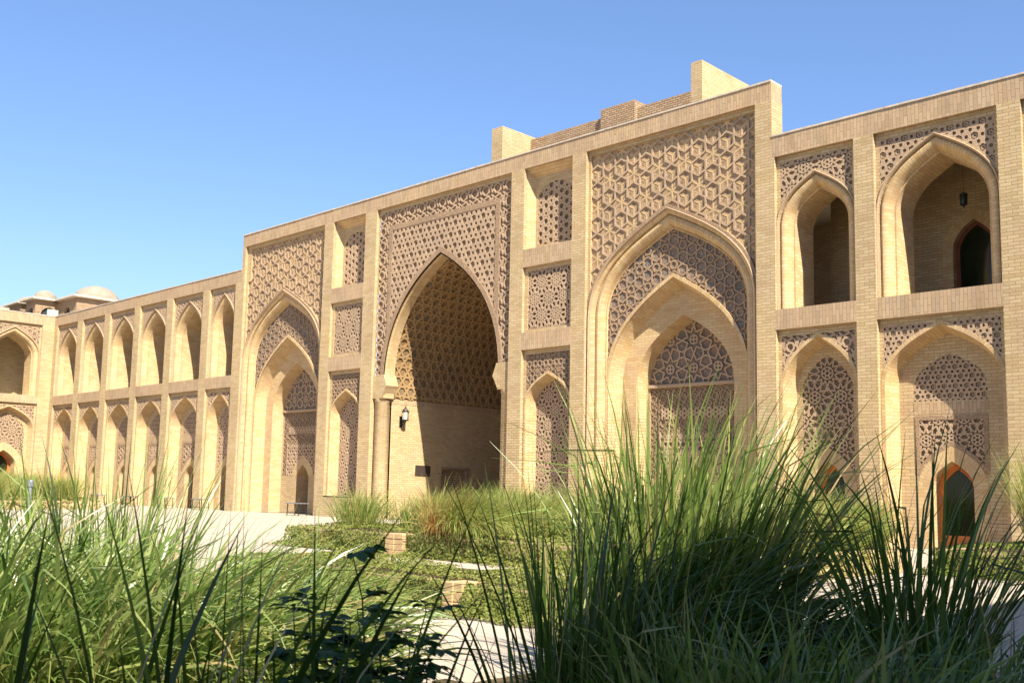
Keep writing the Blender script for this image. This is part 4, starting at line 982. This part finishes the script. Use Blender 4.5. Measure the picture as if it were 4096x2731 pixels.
def bed(name, label, x0, x1, y0, y1, h, n, size=.035, spill=.35, piers=(), pw=.2, bare=None, tint=(.5, .25), wall='brick'):
    o = thing(name, label, 'planting bed', (x0, y0, 0)); W, D = x1-x0, y1-y0
    mb = MB(); mb.box(0, W, 0, D, 0, h-.03); mb.build('soil', 'soil', o)
    mb = MB(); mb.box(0, W, -.14, 0, 0, h-.02); mb.box(-.14, 0, -.14, D, 0, h-.02); mb.box(W, W+.14, -.14, D, 0, h-.02); mb.build('low_wall', wall, o)
    def pts(n):
        tot = []; nn = []; a1 = W*D; a2 = (W+.3)*h; a3 = D*h; a4 = (W+.6)*spill
        A = [a1*.8, a2*3.2, a3, a3, a4*1.1]; S_ = sum(A); k = [int(n*q/S_) for q in A]
        u, v = rng.random(k[0]), rng.random(k[0]); hz = h+.05*np.sin((x0+u*W)*2.1)*np.sin((y0+v*D)*2.7)+.02; m_ = np.stack([u*W, v*D-.1, hz], 1); tot.append(m_); nn.append(np.tile((0, 0, 1.), (k[0], 1)))
        u, v = rng.random(k[1]), rng.random(k[1]); bul = .06*np.sin(u*W*3.3+v*2)+.1*(1-v); tot.append(np.stack([u*(W+.3)-.15, -.16-bul, v*h], 1)); nn.append(np.tile((0, -1., .3), (k[1], 1)))
        for q, xx, s_ in ((2, -.16, -1), (3, W+.16, 1)):
            u, v = rng.random(k[q]), rng.random(k[q]); tot.append(np.stack([np.full(k[q], xx)+s_*.05*np.sin(u*5), u*D, v*h], 1)); nn.append(np.tile((s_*1., 0, .3), (k[q], 1)))
        u = rng.random(k[4]); v = rng.random(k[4])**1.6; e_ = spill*(.65+.35*np.sin(u*W*1.9+x0)+.12*np.sin(u*W*7)); tot.append(np.stack([u*(W+.6)-.3, -.2-v*e_, np.full(k[4], .02)+.05*(1-v)], 1)); nn.append(np.tile((0, 0, 1.), (k[4], 1)))
        P = np.concatenate(tot); N_ = np.concatenate(nn); keep = np.ones(len(P), bool)
        for px_ in piers: keep &= ~((np.abs(P[:, 0]-(px_-x0)) < pw) & (P[:, 1] < 0) & (P[:, 2] > .02))
        if bare: keep &= ~(((P[:, 0]-(bare[0]-x0))/bare[2])**2+((P[:, 1]-(bare[1]-y0))/bare[3])**2 < 1)
        return P[keep], N_[keep]
    tag(ivy('ivy_cover', '', pts, n, size, o, tint=tint), kind='stuff')
    for px_ in piers:
        mb = MB(); nz = int(round(h/.085))
        for k in range(nz):
            j = .004*((k*7) % 3); mb.bevbox(px_-x0-pw-.02+j, px_-x0-.002, -.30+j, -.02, k*(h/nz)+.006, (k+1)*(h/nz), .005); mb.bevbox(px_-x0+.002, px_-x0+pw-j, -.28+j, -.02, k*(h/nz)+.006, (k+1)*(h/nz), .005)
        p = mb.build('brick_pier', 'yellowbrick', o)
    return o
bed('planting_bed', 'ivy-clad raised bed in front of the central hall, with one bare brick pier', -16.3, -6.9, -10.9, -6.4, .36, 46000, .042, .5, piers=(-13.25,), tint=(.5, .2))
bed('planting_bed', 'nearer low ivy mound with a bare patch and small brick pier', -10.9, -5.3, -15.3, -14.1, .27, 52000, .028, .85, piers=(-7.0,), pw=.11, bare=(-7.9, -14.2, .5, .25), tint=(.5, .22))
bed('planting_bed', 'half-shaded ivy mound at the right edge, below the tuft of pale grass', -6.1, -3.0, -6.6, -3.0, .38, 12000, .045, .6, tint=(.25, .2))
bed('planting_bed', 'far left bed filled with pale grass before the end range', -55.5, -40.0, -8.5, -4.2, .35, 14000, .09, .6, tint=(.7, .2))
# near beds the camera looks over
for (x0, x1, y0, y1, lb) in ((-9.5, -.3, -24, -18.35, 'near bed of dark soil under the left and bottom grass'), (-4.25, -.2, -18.05, -15.6, 'near bed of dark soil under the tallest grass')):
    mb = MB(); mb.box(x0, x1, y0, y1, 0, .05); mb.box(x0-.1, x1+.1, y0-.1, y0, 0, .07); mb.box(x0-.1, x1+.1, y1, y1+.1, 0, .07)
    tag(mb.build('soil_bed', 'soil'), kind='structure')

# pale grass in the mid-ground beds: masses no one could count
def mass(name, label, x0, x1, y0, y1, n, Lm, lean, W=.007, z0=.35, tint=(.35, .2), mat='farblade', bend=1.1, tilt=.35, kind='stuff', cat=None):
    ncl = max(3, int((x1-x0)*(y1-y0)*1.6)); cs = np.stack([rng.uniform(x0, x1, ncl), rng.uniform(y0, y1, ncl)], 1); idx = rng.integers(0, ncl, n)
    off = rng.normal(0, .2, (n, 2)); base = np.concatenate([cs[idx]+off, np.full((n, 1), z0)], 1)
    base[:, 0] = np.clip(base[:, 0], x0-.1, x1+.1); base[:, 1] = np.clip(base[:, 1], y0-.1, y1+.1)
    d = off*2.6+rng.normal(0, .4, (n, 2))+np.array([math.cos(lean[0]), math.sin(lean[0])])*lean[1]+rng.normal(0, .25, (ncl, 2))[idx]
    az_ = np.arctan2(d[:, 1], d[:, 0]); st = np.clip(np.hypot(d[:, 0], d[:, 1]), 0, 2)
    cl = rng.normal(0, .12, ncl)[idx]; L = Lm*np.clip(rng.normal(1, .22, n)+rng.normal(0, .1, ncl)[idx], .4, 1.6)
    tn = np.clip(rng.normal(tint[0], tint[1], n)+cl, 0, .82); dm = rng.random(n) < .03; tn[dm] = 1
    o = blades(name, mat, base, az_, tilt*st, bend*(.4+.5*st)*rng.uniform(.5, 1.3, n), L, W*rng.uniform(.6, 1.4, n), tn, 6)
    tag(o, label, cat, kind=kind); return o
mass('bed_grass', 'pale feathery grass filling the ivy-clad bed in front of the central hall', -15.9, -7.0, -10.3, -6.6, 30000, .66, (RIGHT, .5), W=.011, tint=(.42, .2), cat='grass')
mass('bed_grass', 'pale grass mass in the far left bed', -55.2, -40.3, -8.2, -4.4, 16000, .95, (RIGHT, .2), W=.02, tint=(.5, .18), cat='grass')
clump('arching tussock spilling over the front of the central bed, rust brown at its root', (-12.1, -10.6), 2600, .34, .78, (math.atan2(-.15, 1), 1.5), W=.009, mat='farblade', tilt=.75, bend=1.25, tint=(.45, .2), z0=.38, kinkp=.03, seg=9)
clump('rusty dry tuft beside the brick pier of the central bed', (-12.6, -10.78), 520, .18, .8, (math.atan2(-.35, 1), 1.1), W=.009, mat='farblade', tilt=.8, bend=1.3, tint=(.8, .1), z0=.36, dead=.8)
clump('pale tuft of grass at the right edge of the photo above the ivy mound', (-5.35, -4.4), 900, .35, 1.35, (RIGHT, .05), W=.009, mat='farblade', tilt=.35, bend=.5, tint=(.4, .2), z0=.38)
# fallen leaves and straw on the paving
n = 260; P = np.stack([rng.uniform(-12, -1, n), rng.uniform(-18.3, -10.9, n), np.full(n, .006)], 1)
o = blades('leaf_litter', 'farblade', P, rng.uniform(0, 6.28, n), np.full(n, 1.56), np.zeros(n), rng.uniform(.03, .12, n), rng.uniform(.006, .014, n), rng.uniform(.5, 1, n), 2, twist=np.zeros(n)); tag(o, 'scattered dry leaves and straw on the pale paving', kind='stuff')
